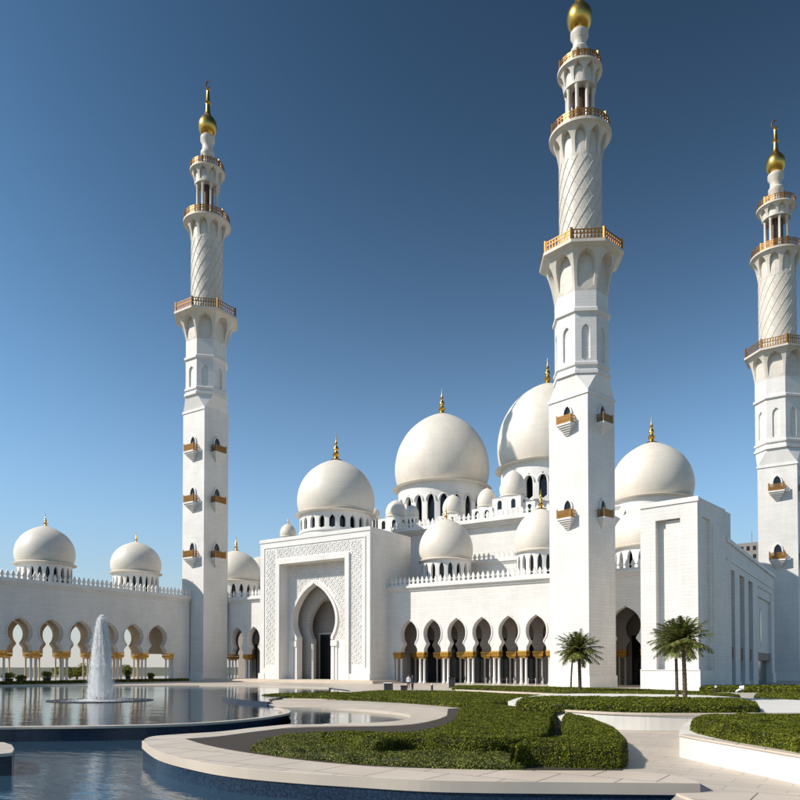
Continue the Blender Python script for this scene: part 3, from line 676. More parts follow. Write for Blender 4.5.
m = MB().slab(arched_wall([c+1.5 for c in wc[::-1]][:-1], whw*.9, 5.1, ZW-.01, WY0, WY1-.3, .93), (WXF-4.4, 0, 0), (0, 1, 0), (-.8, 0, 0)); m.build('middle_wall', M['warmwall'], wing)
MB().box(WXF-8.8, WXF-1.101, WY0, WY1, ZW-1.0, ZW-.012).build('roof', M['trim'], wing)
cn = MB(); cornice(cn, (WXF, WY0, 0), (WXF, WY1, 0), ZW-.05, (1, 0, 0)); cn.build('cornice', M['trim'], wing)
merlon_path((WXF+.1, WY0, 0), (WXF+.1, WY1+1, 0), ZW+.745).build('parapet', M['trim'], wing)
for xo in (-.55, -4.8, -8.4):
    for i in range(len(wc)+1):
        y = wc[0]+2.52-5.05*i if i else wc[0]+whw+.75
        h = .62 if i else .85
        if xo < -4 and xo > -5:
            if i == 0: continue
            y += 1.5
        capital_mb((WXF+xo, y), (0, 1), (1, 0), h, .62, 4.0, 5.1).build('capital', M['capital'], wing)
        for s_ in (-1, 1):
            for dx in (0,): column_mb(WXF+xo+dx, y+s_*.40, .02, 4.01, .17 if xo > -1 else .14).build('column', M['trim' if xo > -1 else 'warmwall'], wing, smooth=True)
for cx, hw_, yt, yb, s, f, lb in ((45,28.2,525.5,564,119,2.3,'cream dome on the wing roof at the far left'), (136,24.3,541.5,573,136,2.0,'cream dome on the wing roof nearer the left minaret')):
    p = at(cx, yb, s); q = at(cx, yt, s); dome(wing, (p.x, p.y), hw_*s/F, p.z, ZW, q.z, nwin=22, win=(.2,.86), dr=.90, fin=f, label=lb)

# ------------------------------------------------------------------ minarets
def railing(mb, n, r, z, h, step=.32, rot=0):
    pts = [(r*cos(rot+2*PI*k/n), r*sin(rot+2*PI*k/n)) for k in range(n)]
    for k in range(n):
        a = Vector(pts[k]); b = Vector(pts[(k+1) % n]); d = b-a; ln = d.length; d.normalize(); nn = Vector((d.y, -d.x))
        for z0, z1 in ((z+.08, z+.2), (z+h*.55, z+h*.62), (z+h-.14, z+h)): mb.obox((a+b)/2, d, nn, ln/2, -.05, .05, z0, z1)
        q = max(2, int(ln/step))
        for i in range(q):
            c = a+d*(ln*(i+.5)/q); mb.obox(c, d, nn, .055, -.03, .03, z+.2, z+h-.14)
            mb.obox(c, d, nn, .13, -.02, .02, z+h*.62, z+h*.80); mb.obox(c, d, nn, .12, -.02, .02, z+h*.18, z+h*.38)
        if n < 20 or k % 4 == 0: mb.obox(a, d, nn, .13, -.13, .13, z, z+h+.18)
def flare(mb, n, r0, r1, z0, z1, rc, round_, rot, rows=16):
    def rf(v): return r0+(r1-r0)*(1-math.sqrt(max(0, 1-v**1.7)))**.75 if v < 1 else r1
    def wf(v):
        if v < .12: return .70*(v/.12)**.7*.9 if v > 0 else 0
        if v > .93: return 0
        t = (v-.12)/.81; return .76*math.sqrt(max(0, 1-max(0, (t-.42)/.58)**2))
    def rcore(v): return r0-.03
    mb.ringpanel(n, rf, lambda v: z0+(z1-z0)*v, wf, rcore, rows, round_, 3, rot)
    # the niche backs
    k = n*4 if round_ else n
    mb.lathe([(rcore(v)-.01, z0+(z1-z0)*v) for v in [i/8 for i in range(9)]], k, (0, 0), 0, False, rot)
def window_balcony(parent, c, n, t, z, k=1.0):
    o = MB()
    o.obox(c, t, n, 1.1*k, 0, 1.05*k, z-.22*k, z)
    for i in range(5):
        a = 1-i/5; o.obox(c, t, n, .98*k*(a**.8), 0, .9*k*a, z-.22*k-.23*k*(i+1), z-.22*k-.23*k*i-.002)
    b = o.build('window_balcony', M['trim'], parent, world=False)
    r = MB()
    for z0, z1 in ((.02,.12),(.5,.56),(.92,1.0)):
        r.obox(c, t, n, 1.08*k, .95*k, 1.02*k, z+z0*k, z+z1*k)
        for s_ in (-1, 1): r.obox((c[0]+t[0]*s_*1.04*k, c[1]+t[1]*s_*1.04*k), t, n, .035*k, 0, .949*k, z+z0*k, z+z1*k)
    for i in range(13):
        u = (-1.02+2.04*i/12)*k; r.obox((c[0]+t[0]*u, c[1]+t[1]*u), t, n, (.09 if i % 12 == 0 else .058)*k, .955*k, 1.015*k, z+.02, z+(1.18 if i % 12 == 0 else .93)*k)
    r.obox(c, t, n, 1.0*k, .96*k, .975*k, z+.13*k, z+.49*k)
    for s_ in (-1, 1):
        for i in range(3): r.obox((c[0]+t[0]*s_*1.04*k, c[1]+t[1]*s_*1.04*k), t, n, .03*k, (.1+i*.3)*k, (.22+i*.3)*k, z+.12*k, z+.92*k)
    r.build('railing', M['rail'], b, world=False)
    fr_ = MB(); pts = [(-.52,0),(-.52,1.5),(-.40,1.95),(-.2,2.2),(0,2.35),(.2,2.2),(.40,1.95),(.52,1.5),(.52,0)]
    C = Vector((c[0], c[1], z)); T = Vector((t[0], t[1], 0))*k; NN = Vector((n[0], n[1], 0))
    for i in range(8):
        p, q = pts[i], pts[i+1]; e = [(p[0]*1.35, p[1]*1.08), (q[0]*1.35, q[1]*1.08)]
        fr_.slab([p, q, e[1], e[0]], C, T, NN*.22, (0, 0, k))
    fr_.build('window_frame', M['trim'], b, world=False)
    MB().slab(pts, C+NN*.002, T, NN*.04, (0, 0, k)).build('window', M['glass'], b, world=False)
def minaret(label, axis_px, s, w_, rot, L_, rad, balcs, bk=1.0):
    """L_: heights read off the picture row by row; rad: radii in metres"""
    c = at(axis_px, 667, s); zz = {k: at(axis_px, v, s).z for k, v in L_.items()}
    o = empty('minaret', (c.x, c.y, 0), rot); tag(o, label, 'minaret', 'minarets round the mosque')
    h = w_/2; ro = rad['oct']; r8 = R(22.5)
    sq = MB().box(-h, h, -h, h, 0, zz['sq']); b = sq.build('base_shaft', M['marble'], o, world=False)
    # square to octagon
    oc = [(ro*cos(r8+2*PI*k/8), ro*sin(r8+2*PI*k/8)) for k in range(8)]
    sqp = []
    for k in range(8):
        a = r8+2*PI*k/8; sx_, sy_ = (1 if cos(a) > 0 else -1), (1 if sin(a) > 0 else -1); sqp.append((sx_*h, sy_*h))
    m = MB(); V = [(x, y, zz['sq']) for x, y in sqp]+[(x, y, zz['oct0']) for x, y in oc]
    m.add(V, [(k, (k+1) % 8, (k+1) % 8+8, k+8) for k in range(8)])
    m.lathe([(ro*1.07,0),(ro*1.07,.45),(ro*1.0,.6)], 8, (0, 0), zz['oct0']-.02, True, r8)
    m.box(-h-.14, h+.14, -h-.14, h+.14, zz['sq']-.42, zz['sq']-.02)
    m.build('transition', M['trim'], o, world=False); MB().box(-h-.12, h+.12, -h-.12, h+.12, 0, 1.5).build('plinth', M['trim'], o, world=False)
    def wf(v):
        if v < .2 or v > .8: return 0
        t = (v-.2)/.6; return .40*math.sqrt(max(0, 1-max(0, (t-.75)/.25)**2))
    m = MB().ringpanel(8, lambda v: ro, lambda v: zz['oct0']+.5+(zz['band']-zz['oct0']-.5)*v, wf, lambda v: ro-.32, 20, False, 2, r8)
    m.lathe([(ro-.3,0),(ro-.3,zz['band']-zz['oct0']-.7)], 8, (0, 0), zz['oct0']+.6, True, r8)
    m.lathe([(ro,0),(ro*1.06,.1),(ro*1.06,.45),(ro,.6)], 8, (0, 0), zz['oct0']+.5+(zz['band']-zz['oct0'])*.06, False, r8)
    m.lathe([(ro*.99,-.1),(ro*1.08,.1),(ro*1.08,.5),(ro*1.0,.7),(ro,zz['fl0']-zz['band']+.05)], 8, (0, 0), zz['band'], True, r8)
    m.build('octagonal_shaft', M['marble'], o, world=False)
    m = MB(); flare(m, 8, ro, rad['b1']*.95, zz['fl0'], zz['b1']-.4, rad['shaft'], False, r8)
    m.lathe([(rad['b1']*.95,-.42),(rad['b1'],-.38),(rad['b1'],0),(rad['shaft']*.8,.02)], 8, (0, 0), zz['b1'], False, r8)
    g1 = m.build('lower_gallery', M['cream'], o, world=False)
    r_ = MB(); railing(r_, 8, rad['b1']*.95, zz['b1'], 1.35*bk, .42, r8); r_.build('railing', M['rail'], g1, world=False)
    # round shaft with a raised spiral lattice
    z0, z1, rs = zz['b1'], zz['fl1'], rad['shaft']
    sh = MB().lathe([(rs, -.2), (rs, z1-z0+.1)], 40, (0, 0), z0).build('round_shaft', M['cream'], o, smooth=True, world=False)
    lt = MB(); hh = z1-z0
    for k in range(14):
        a0 = 2*PI*k/14
        lt.tube([((rs+.02)*cos(a0+2.5*v), (rs+.02)*sin(a0+2.5*v), z0+hh*v) for v in [i/22 for i in range(23)]], .048, 4)
        lt.tube([((rs+.0)*cos(a0-2.3*v), (rs+.0)*sin(a0-2.3*v), z0+hh*v) for v in [i/22 for i in range(23)]], .044, 4)
    lt.lathe([(rs+.02,.02),(rs+.25,.05),(rs+.25,.5),(rs+.02,.7)], 40, (0, 0), z0, False)
    lt.build('spiral_moulding', M['cream'], sh, world=False)
    m = MB(); flare(m, 10, rs, rad['b2']*.96, zz['fl1'], zz['b2']-.35, rad['lan'], True, 0)
    m.lathe([(rad['b2']*.96,-.37),(rad['b2'],-.33),(rad['b2'],0),(rad['lan']*.5,.02)], 40, (0, 0), zz['b2'], False)
    g2 = m.build('middle_gallery', M['cream'], o, smooth=False, world=False)
    r_ = MB(); railing(r_, 24, rad['b2']*.95, zz['b2'], 1.15*bk, .34); r_.build('railing', M['rail'], g2, world=False)
    rl = rad['lan']
    core = MB().lathe([(rl*.5,0),(rl*.5,zz['lt']-zz['b2']+.4)], 16, (0, 0), zz['b2']).build('lantern_core', M['brown'], o, smooth=True, world=False)
    for k in range(8):
        a = 2*PI*(k+.5)/8
        MB().lathe([(.33,0),(.33,.3),(.24,.45),(.24,zz['lt']-zz['b2']-.5),(.34,zz['lt']-zz['b2']-.2),(.36,zz['lt']-zz['b2']+.1)], 10, (rl*.86*cos(a), rl*.86*sin(a)), zz['b2']+.01).build('lantern_column', M['cream'], o, smooth=True, world=False)
    m = MB(); flare(m, 9, rl*1.06, rad['b3']*.96, zz['lt'], zz['b3']-.3, rl*.7, True, 0, 12)
    m.lathe([(rad['b3']*.96,-.32),(rad['b3'],-.28),(rad['b3'],0),(rad['neck']*.6,.02)], 40, (0, 0), zz['b3'], False)
    m.lathe([(rl*1.06,-.02),(.01,-.02)], 30, (0, 0), zz['lt'], False)
    g3 = m.build('upper_gallery', M['cream'], o, world=False)
    r_ = MB(); railing(r_, 24, rad['b3']*.94, zz['b3'], 1.0*bk, .3); r_.build('railing', M['rail'], g3, world=False)
    rn = rad['neck']; hn = zz['nk']-zz['b3']
    MB().lathe([(rn*1.25,0),(rn*1.2,hn*.12),(rn*.92,hn*.2),(rn*.9,hn*.4),(rn*1.1,hn*.46),(rn*1.1,hn*.54),(rn*.85,hn*.6),(rn*.85,hn*.76),(rn*1.15,hn*.84),(rn*1.15,hn*.94),(rn*.8,hn)], 24, (0, 0), zz['b3']).build('neck', M['cream'], o, smooth=True, world=False)
    rb = rad['ball']; ht = zz['tip']-zz['nk']
    f_ = MB().lathe([(rb*.5,-.1),(rb*.6,.02),(rb*.84,rb*.3),(rb*.98,rb*.75),(rb*1.0,rb*1.05),(rb*.92,rb*1.45),(rb*.70,rb*1.85),(rb*.42,rb*2.15),(rb*.26,rb*2.6),(rb*.22,ht*.60),(rb*.36,ht*.63),(rb*.2,ht*.67),(rb*.16,ht*.86),(rb*.26,ht*.88),(rb*.05,ht*.92)], 28, (0, 0), zz['nk']).build('finial', M['gold'], o, smooth=True, world=False)
    cm = crescent_mb((0, 0), zz['nk']+ht*.91, ht*.072, .17); cm.build('crescent', M['brown'], f_, world=False)
    for yb in balcs:
        z = at(axis_px, yb, s).z
        for n_, t_ in (((0, -1), (1, 0)), ((1, 0), (0, 1))):
            window_balcony(o, (n_[0]*h, n_[1]*h), n_, t_, z, bk)
    return o
# middle: near corner stands 92 m ahead, square turned 15 degrees
minaret('nearest and tallest minaret, its gold ball at the top edge of the photo', 583, 95, 5.95, R(-15),
        dict(sq=401, oct0=383, band=324, fl0=303, b1=260.5, fl1=168, b2=138, lt=93, b3=73, nk=31, tip=-46),
        dict(oct=3.5, b1=5.5, shaft=2.72, b2=4.0, lan=1.95, b3=2.9, neck=1.02, ball=1.66), (430, 522), 1.0)
minaret('left minaret standing where the fountain wing meets the arcade', 204.5, 141, 6.0, 0,
        dict(sq=414, oct0=401, band=366, fl0=347, b1=320.5, fl1=245, b2=225, lt=188, b3=173, nk=136, tip=84),
        dict(oct=4.0, b1=6.3, shaft=3.0, b2=4.5, lan=2.25, b3=3.35, neck=1.2, ball=1.8), (456, 506, 560), 1.25)
minaret('right minaret rising behind the side hall, cut by the picture edge', 781.5, 140, 6.7, 0,
        dict(sq=468, oct0=453, band=404, fl0=384, b1=356, fl1=282, b2=257.5, lt=221, b3=209, nk=173, tip=123),
        dict(oct=4.2, b1=6.05, shaft=3.25, b2=4.7, lan=2.35, b3=3.5, neck=1.25, ball=1.75), (495, 562), 1.25)

# far building over the side hall roof
fb = empty('distant_building', (*at(748, 667, 230).xy, 0)); tag(fb, 'far pale block with small windows seen over the side hall roof', 'building')
p = at(748, 548, 230); W_ = MB(); W_.box(p.x-2.5, p.x+5, p.y-3, p.y+9, 0, p.z+1.2).box(p.x-6, p.x-2.6, p.y-2, p.y+7, 0, p.z-1).box(p.x+1, p.x+1.2, p.y, p.y+.2, p.z+1.2, p.z+5)
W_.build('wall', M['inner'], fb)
ww = MB()
for i in range(4):
    for j in range(3): ww.box(p.x-1.8+i*1.8, p.x-.9+i*1.8, p.y-3.06, p.y-2.99, p.z-1.2-j*2.6, p.z+.1-j*2.6)
ww.build('window', M['glass'], fb)

# ================================================================== PLANTING
def leaves(P, Nrm, size, spread=.62):
    """leaf shaped quads at P facing roughly Nrm; returns verts (n*4,3)"""
    n = len(P); d = Nrm+rng.normal(0, spread, (n, 3)); d /= np.linalg.norm(d, axis=1)[:, None]+1e-9
    a = np.cross(d, rng.normal(0, 1, (n, 3))); a /= np.linalg.norm(a, axis=1)[:, None]+1e-9; b = np.cross(d, a)
    s = size*rng.uniform(.6, 1.3, (n, 1))
    return np.stack([P-a*s, P-b*s*.5, P+a*s, P+b*s*.5], 1).reshape(-1, 3)
def quads_mesh(name, V, mt, parent=None, extra=None):
    n = len(V)//4; me = bpy.data.meshes.new(name); ev, ef = extra if extra else ([], [])
    allv = np.vstack([V, np.array(ev).reshape(-1, 3)]) if len(ev) else V
    me.from_pydata(allv.tolist(), [], [tuple(range(i*4, i*4+4)) for i in range(n)] + [tuple(k+len(V) for k in f) for f in ef])
    me.materials.append(mt); me.materials.append(M['core'])
    if ef: me.polygons.foreach_set('material_index', [0]*n+[1]*len(ef))
    me.update(); o = bpy.data.objects.new(name, me); col.objects.link(o); o.parent = parent; return o
def inpoly(X, Y, poly):
    c = np.zeros(len(X), bool); n = len(poly)
    for i in range(n):
        x0, y0 = poly[i]; x1, y1 = poly[(i+1) % n]
        k = ((y0 > Y) != (y1 > Y)) & (X < (x1-x0)*(Y-y0)/(y1-y0+1e-12)+x0); c ^= k
    return c
def edist(X, Y, poly):
    d = np.full(len(X), 1e9); n = len(poly)
    for i in range(n):
        a = np.array(poly[i]); b = np.array(poly[(i+1) % n]); ab = b-a; L2 = (ab**2).sum()+1e-12
        t = np.clip(((X-a[0])*ab[0]+(Y-a[1])*ab[1])/L2, 0, 1); d = np.minimum(d, np.hypot(X-a[0]-t*ab[0], Y-a[1]-t*ab[1]))
    return d
def bump(X, Y, f, seed):
    r = np.random.default_rng(seed); z = np.zeros(len(X))
    for _ in range(7):
        a = r.uniform(0, 2*PI); k = f*r.uniform(.5, 1.9); z += np.sin((X*cos(a)+Y*sin(a))*k+r.uniform(0, 6.3))/7
    return z
def hedge(poly, z0, h, leaf, dens, label, group=None, mt='hedge', rough=.06, name='hedge', cat='hedge', kind=None, round_=.3, seed=1):
    poly = [tuple(p) for p in poly]; n = len(poly)
    if sum(poly[i][0]*poly[(i+1) % n][1]-poly[(i+1) % n][0]*poly[i][1] for i in range(n)) < 0: poly = poly[::-1]
    xs = [p[0] for p in poly]; ys_ = [p[1] for p in poly]; A = (max(xs)-min(xs))*(max(ys_)-min(ys_)); k = int(A*dens)
    X = rng.uniform(min(xs), max(xs), k); Y = rng.uniform(min(ys_), max(ys_), k); ok = inpoly(X, Y, poly); X, Y = X[ok], Y[ok]
    d = edist(X, Y, poly); e = np.clip(1-d/round_, 0, 1)
    Z = z0+h-h*.38*e**2+rough*bump(X, Y, 2.2, seed)+rough*.5*bump(X, Y, 7, seed+1)-np.abs(rng.normal(0, leaf*.8, len(X)))
    P = [np.stack([X, Y, Z], 1)]; Nn = [np.tile([0, 0, 1.], (len(X), 1))]
    for i in range(n):
        a = np.array(poly[i]); b = np.array(poly[(i+1) % n]); ln = np.hypot(*(b-a)); q = int(ln*h*dens*1.15+rng.random())
        if q < 1: continue
        t = rng.random(q); v = rng.random(q); nn = np.array([b[1]-a[1], a[0]-b[0]])/(ln+1e-9)
        x = a[0]+(b[0]-a[0])*t; y = a[1]+(b[1]-a[1])*t; bz = rough*bump(x+y, v*h*2, 3, seed+2)+rng.normal(0, leaf*.5, q)-.12*v**3
        P.append(np.stack([x+nn[0]*bz, y+nn[1]*bz, z0+v*h*.95], 1)); Nn.append(np.tile([nn[0], nn[1], .25], (q, 1)))
    P = np.vstack(P); Nn = np.vstack(Nn)
    V = leaves(P, Nn, leaf)
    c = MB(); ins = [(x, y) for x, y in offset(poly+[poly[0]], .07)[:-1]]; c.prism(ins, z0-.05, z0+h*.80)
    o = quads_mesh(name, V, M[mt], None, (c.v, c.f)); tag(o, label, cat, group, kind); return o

GH = 'clipped hedges of the garden'
def GT(pts, z, k=3): return GP(pts, z, k)
tallA = GT([(320,731),(345,733),(375,739),(400,736.5),(420,736),(440,737),(480,739),(512,738),(536,735),(547,731),(552,722),(551,715),(560,711),(545,708.5),(515,705.5),(485,702.5),(464,705),(457,710),(453,718),(434,726),(402,731),(345,729.5)], .56)
hedge(tallA, -.02, .58, .030, 1600, 'broad wavy hedge curling behind the foreground planting, beside the curved pool', GH, rough=.07, seed=3)
lobeB = GT([(513,743.5),(524,741.5),(545,742),(580,743),(614,743.5),(623,742.5),(626,735),(615,725),(595,717.5),(575,713),(562,713),(566,722),(566,730),(554,734.5),(538,736.5),(520,739)], .66)
hedge(lobeB, -.02, .68, .028, 2100, 'rounded dark green hedge ending at the pale walkway, nearest the viewer', GH, rough=.08, seed=5)
cover = GT([(251,747),(258,741),(280,735.5),(318,732),(335,735),(350,741),(372,746),(392,743),(420,742),(470,746),(505,752),(512,757),(522,764.6),(440,763.5),(370,760),(310,755.5),(270,750.5)], .14)
hedge(cover, -.04, .22, .034, 1300, 'low speckled ground cover in the curved planter', None, mt='cover', rough=.09, name='ground_cover', cat='ground cover', kind='stuff', seed=9)
hedge(GP([(262,697.5),(300,699.2),(350,700.6),(400,703),(440,706),(470,708),(520,704),(560,700),(500,698),(440,697.5),(380,695.5),(300,695.6)], 0, 3), 0, .30, .06, 420, 'long thin hedge behind the curved pool ring', GH, seed=11)
hedge(GP([(352,693.5),(400,693.6),(440,695.2),(470,697.4),(530,700.4),(560,701),(600,700),(560,697.5),(500,694.5),(450,692),(380,691.6)], 0, 3), 0, .15, .06, 380, 'low hedge strip in front of the two standing people', GH, seed=12)
hedge(GP([(452,690),(500,691),(560,693.5),(620,696.5),(700,699),(740,698.5),(690,694.3),(600,691),(520,689),(456,688)], 0, 3), 0, .36, .065, 340, 'farthest hedge strip running below the arcade columns to the corner block', GH, seed=13)

# middle planter with a pale wall, palms and hedge
mp_out = GP([(520,719.5),(545,723.5),(590,728.5),(640,731),(700,731.5),(760,731),(830,730)])
mp_back = GP([(830,712),(755,708),(700,704),(640,702.5),(570,702),(525,706),(508,712)])
mpl = empty('middle_planter', (*G(640, 722), 0)); tag(mpl, 'pale walled raised bed below the palms', 'planter')
MB().prism(mp_out+mp_back, 0, .62).build('planter_wall', M['planter'], mpl)
ribbon(mp_out, -.04, .42, .622, .72).build('coping', M['coping'], mpl)
def GZ(pts, z, k=3): return GP(pts, z, k)
hedge(GZ([(516,706.5),(560,709.5),(620,711.5),(700,712.3),(752,711.8),(757,708),(745,704.5),(700,702.5),(640,702),(560,701),(522,702)], .72), .60, .42, .052, 560, 'dark hedge on the raised bed in front of the palm trunks', GH, seed=14)

# right planter
rp_face = GP([(679.5,757),(690,760),(720,767),(760,776),(800,785),(900,806)])
rp_in = [G(900, 745), G(800, 733), G(745, 728), G(700, 731), G(684, 741), G(679.5,750)]
rpl = empty('right_planter', (*G(760, 755), 0)); tag(rpl, 'bright white walled planter at the right edge', 'planter')
MB().prism(rp_face+rp_in, 0, .60).build('planter_wall', M['planter'], rpl)
ribbon(rp_face, -.03, .34, .602, .66).build('coping', M['coping'], rpl)
hedge([G(697,733,.62), G(720,738.5,.62), G(760,746.5,.62), G(800,755,.62), G(880,772,.62), G(900,730,.62), G(800,726,.62), G(740,724,.62), G(700,726,.62), G(691,730,.62)], .60, .42, .029, 2000, 'bright green hedge inside the white planter at right', GH, seed=15, round_=.2)
hedge(GP([(754,701.5),(775,702.3),(815,703.5),(815,698.5),(770,697),(756,698.5)], 0, 3), 0, .45, .06, 380, 'clipped hedge block by the white lamp near the right edge', GH, seed=16)
hedge(GP([(700,692),(760,692.8),(815,693.4),(815,690),(760,689.6),(704,690)], 0, 3), 0, .55, .12, 110, 'low dark hedge along the foot of the side hall', GH, seed=17)
hedge([(WXF+.9, 45), (WXF+2.0, 45), (WXF+2.0, 91.5), (WXF+.9, 91.5)], 0, .5, .11, 120, 'dark hedge strip along the foot of the shaded wing', GH, seed=18)

# palms
def palm(label, base, z0, H, r0, spread, lean, seed, group='date palms by the corner block'):
    rd = random.Random(seed); o = empty('palm_tree', (base[0], base[1], z0)); tag(o, label, 'palm tree', group)
    pts = []; rs = []
    for i in range(26):
        v = i/25; pts.append((lean[0]*v*v, lean[1]*v*v, H*v-.05)); rs.append(r0*(1.35 if i == 0 else 1.0+.12*(i % 2)-.25*v) + (.06 if v > .9 else 0))
    MB().tube(pts, rs, 12).build('trunk', M['bark'], o, world=False)
    top = Vector(pts[-1]); V = []; st_ = MB()
    for k in range(42):
        az = k*2.39996+rd.uniform(-.2, .2); el = R(80-112*(k/41)**.9)+rd.uniform(-.1, .1); ln = spread*rd.uniform(.85, 1.1)*(1 if k > 8 else .8)
        d = Vector((cos(az)*cos(el), sin(az)*cos(el), sin(el))); side = Vector((-sin(az), cos(az), 0)); p = top.copy()+Vector((0, 0, .1)); path = [p.copy()]; nseg = 14
        droop = rd.uniform(.03, .07)
        for i in range(nseg):
            p = p+d*(ln/nseg); d = (d+Vector((0, 0, -droop*(.4+i/nseg)))).normalized(); path.append(p.copy())
        st_.tube(path, [.03*(1-.8*i/nseg) for i in range(nseg+1)], 3)
        for i in range(1, nseg):
            for sub in (0, .5):
                q = path[i].lerp(path[i+1], sub); t = (path[i+1]-path[i]).normalized(); upv = side.cross(t).normalized(); v = (i+sub)/nseg
                ll = spread*.27*(sin(PI*(.12+.86*v))**.6)*rd.uniform(.85, 1.1)
                for sd in (-1, 1):
                    dd = (side*sd*.75+t*.65+upv*rd.uniform(-.05, .45)-Vector((0, 0, .18))).normalized(); wv = dd.cross(upv).normalized()*.030*(spread/1.8)+t*.014
                    e = q+dd*ll; V += [tuple(q-wv), tuple(q+wv), tuple(e+wv*.25-Vector((0, 0, ll*.06))), tuple(e-wv*.25-Vector((0, 0, ll*.06)))]
    quads_mesh('crown', np.array(V), M['frond'], o, (st_.v, st_.f)); return o
def palm_px(label, px, yb, ytop, z0, r0, spread, lean, seed):
    b = G(px, yb, z0); s = b[0]*_f.x+b[1]*_f.y; zt = at(px, ytop, s).z
    return palm(label, b, z0, zt-z0, r0, spread, lean, seed)
palm_px('left palm pair, thicker front trunk with full crown by the middle minaret', 580, 694, 650, 0, .17, 2.5, (-.1, .0), 1)
palm_px('thin palm standing behind the left palm of the pair by the minaret', 571, 690, 652, 0, .10, 1.7, (.25, .15), 2)
palm_px('right palm pair, stout front trunk before the white corner block', 685, 700, 640.5, .6, .135, 1.95, (-.1, 0), 3)
palm_px('slimmer left trunk of the palm pair before the corner block', 677, 699, 641, .6, .10, 1.75, (-.08, .05), 4)

# potted shrubs and small trees glimpsed through the wing arches, bins by the arcade
def shrub(name, label, cat, base, z0, h, r, pot=True, group=None, seed=0):
    rg = np.random.default_rng(seed+50); o = empty(name, (base[0], base[1], z0)); tag(o, label, cat, group)
    zt = .0
    if pot: MB().lathe([(r*.55,0),(r*.62,.05),(r*.85,h*.42),(r*.92,h*.42),(r*.92,h*.47),(r*.7,h*.47)], 14).build('pot', M['dark'], o, world=False); zt = h*.45
    else: MB().tube([(0,0,-.05),(.05,0,h*.3),(0,.05,h*.6)], [.1*r,.08*r,.04*r], 7).build('trunk', M['bark'], o, world=False); zt = h*.25
    n = 900; u = rg.normal(0, 1, (n, 3)); u /= np.linalg.norm(u, axis=1)[:, None]; rr = rg.uniform(.35, 1, (n, 1))**.5*(1+.25*np.sin(u[:, :1]*5+seed))
    P = u*rr*np.array([r, r, (h-zt)/2])+np.array([0, 0, (h+zt)/2])
    quads_mesh('foliage', leaves(P, u, .11*max(1, r)), M['hedge'], o); return o
for i, (px, s_, h_, r_) in enumerate(((8, 1.5, 1.7, .9), (21, 1.5, 1.3, .8), (47, 1.5, 1.9, .75), (128, 1.5, 2.1, .55), (151, 1.5, 1.5, .6))):
    p = onX(px, 670, WXF-2.5)
    shrub('potted_shrub', ('potted shrub in the first wing arch at the left edge', 'squat potted shrub beside the left-edge arch pier', 'taller potted shrub in the second wing arch', 'slim potted shrub right of the fountain', 'low potted shrub in the arch beside the left minaret')[i], 'potted plant', (p.x, p.y), .02, h_, r_, True, 'potted shrubs in the wing', i)
for i, (px, X_, h_, r_) in enumerate(((70, -150, 2.4, 2.0), (84, -156, 3.4, 1.5), (77, -140, 2.4, 2.4), (126, -160, 3.2, 1.6), (62, -170, 2.6, 2.2))):
    p = onX(px, 670, X_); shrub('small_tree', ('round shrubby tree beyond the wing, left of the fountain', 'tallest bushy tree beyond the arch by the fountain', 'low bush beyond the arch left of the fountain', 'bushy tree beyond the arch right of the fountain', 'far broad tree behind the third wing arch')[i], 'tree', (p.x, p.y), 0, h_, r_, False, 'small trees beyond the wing', 20+i)

def bin_(label, px, yb, w_, h_, seed):
    b = G(px, yb); o = empty('planter_box', (b[0], b[1], 0), R(20)); tag(o, label, 'planter box', 'dark boxes in front of the arcade')
    MB().box(-w_*.42, w_*.42, -w_*.4, w_*.4, .08, h_).build('box', M['dark'], o, world=False)
    MB().box(-w_*.5, w_*.5, -w_*.48, w_*.48, h_+.002, h_+.08).build('lid', M['lampwhite'] if seed else M['dark'], o, world=False)
    f = MB()
    for a in (-1, 1):
        for b_ in (-1, 1): f.box(a*w_*.36-.04, a*w_*.36+.04, b_*w_*.34-.04, b_*w_*.34+.04, 0, .078)
    f.build('foot', M['dark'], o, world=False)
bin_('dark waste box with white lid left of the standing person', 388.5, 691.3, .95, .85, 1)
bin_('low dark box just left of the standing person', 404, 691.3, .7, .55, 0)
bin_('dark box by the first arcade columns right of the person', 452, 688, .8, 1.2, 0)

rb0 = onY(486, 680, 98.2); rb1 = onY(543, 680, 98.2)
rop = empty('rope_barrier', ((rb0.x+rb1.x)/2, 98.2, 0)); tag(rop, 'low rope barrier on white posts in front of the arcade columns', 'barrier')
xs_ = [rb0.x+(rb1.x-rb0.x)*i/8 for i in range(9)]
for x in xs_: MB().lathe([(.14,0),(.14,.03),(.035,.05),(.035,.92),(.06,.95),(.05,1.0)], 8, (x, 98.2)).build('post', M['lampwhite'], rop)
for a, b_ in zip(xs_[:-1], xs_[1:]): MB().tube([(a+(b_-a)*t/6, 98.2, .88-.16*sin(PI*t/6)) for t in range(7)], .02, 5).build('rope', M['brown'], rop)
for i, (px, py, lb) in enumerate(((432, 690.2, 'low bollard light left of the hedge, nearest the standing people'), (716, 693.5, 'low bollard light at the foot of the corner block'))):
    b = G(px, py); bo = empty('bollard_light', (*b, 0)); tag(bo, lb, 'light')
    MB().lathe([(.12,0),(.12,.55),(.10,.58)], 12).build('post', M['dark'], bo, world=False); MB().lathe([(.10,.581),(.10,.7),(.13,.72),(.13,.76),(.02,.78)], 12).build('head', M['lampwhite'], bo, world=False)

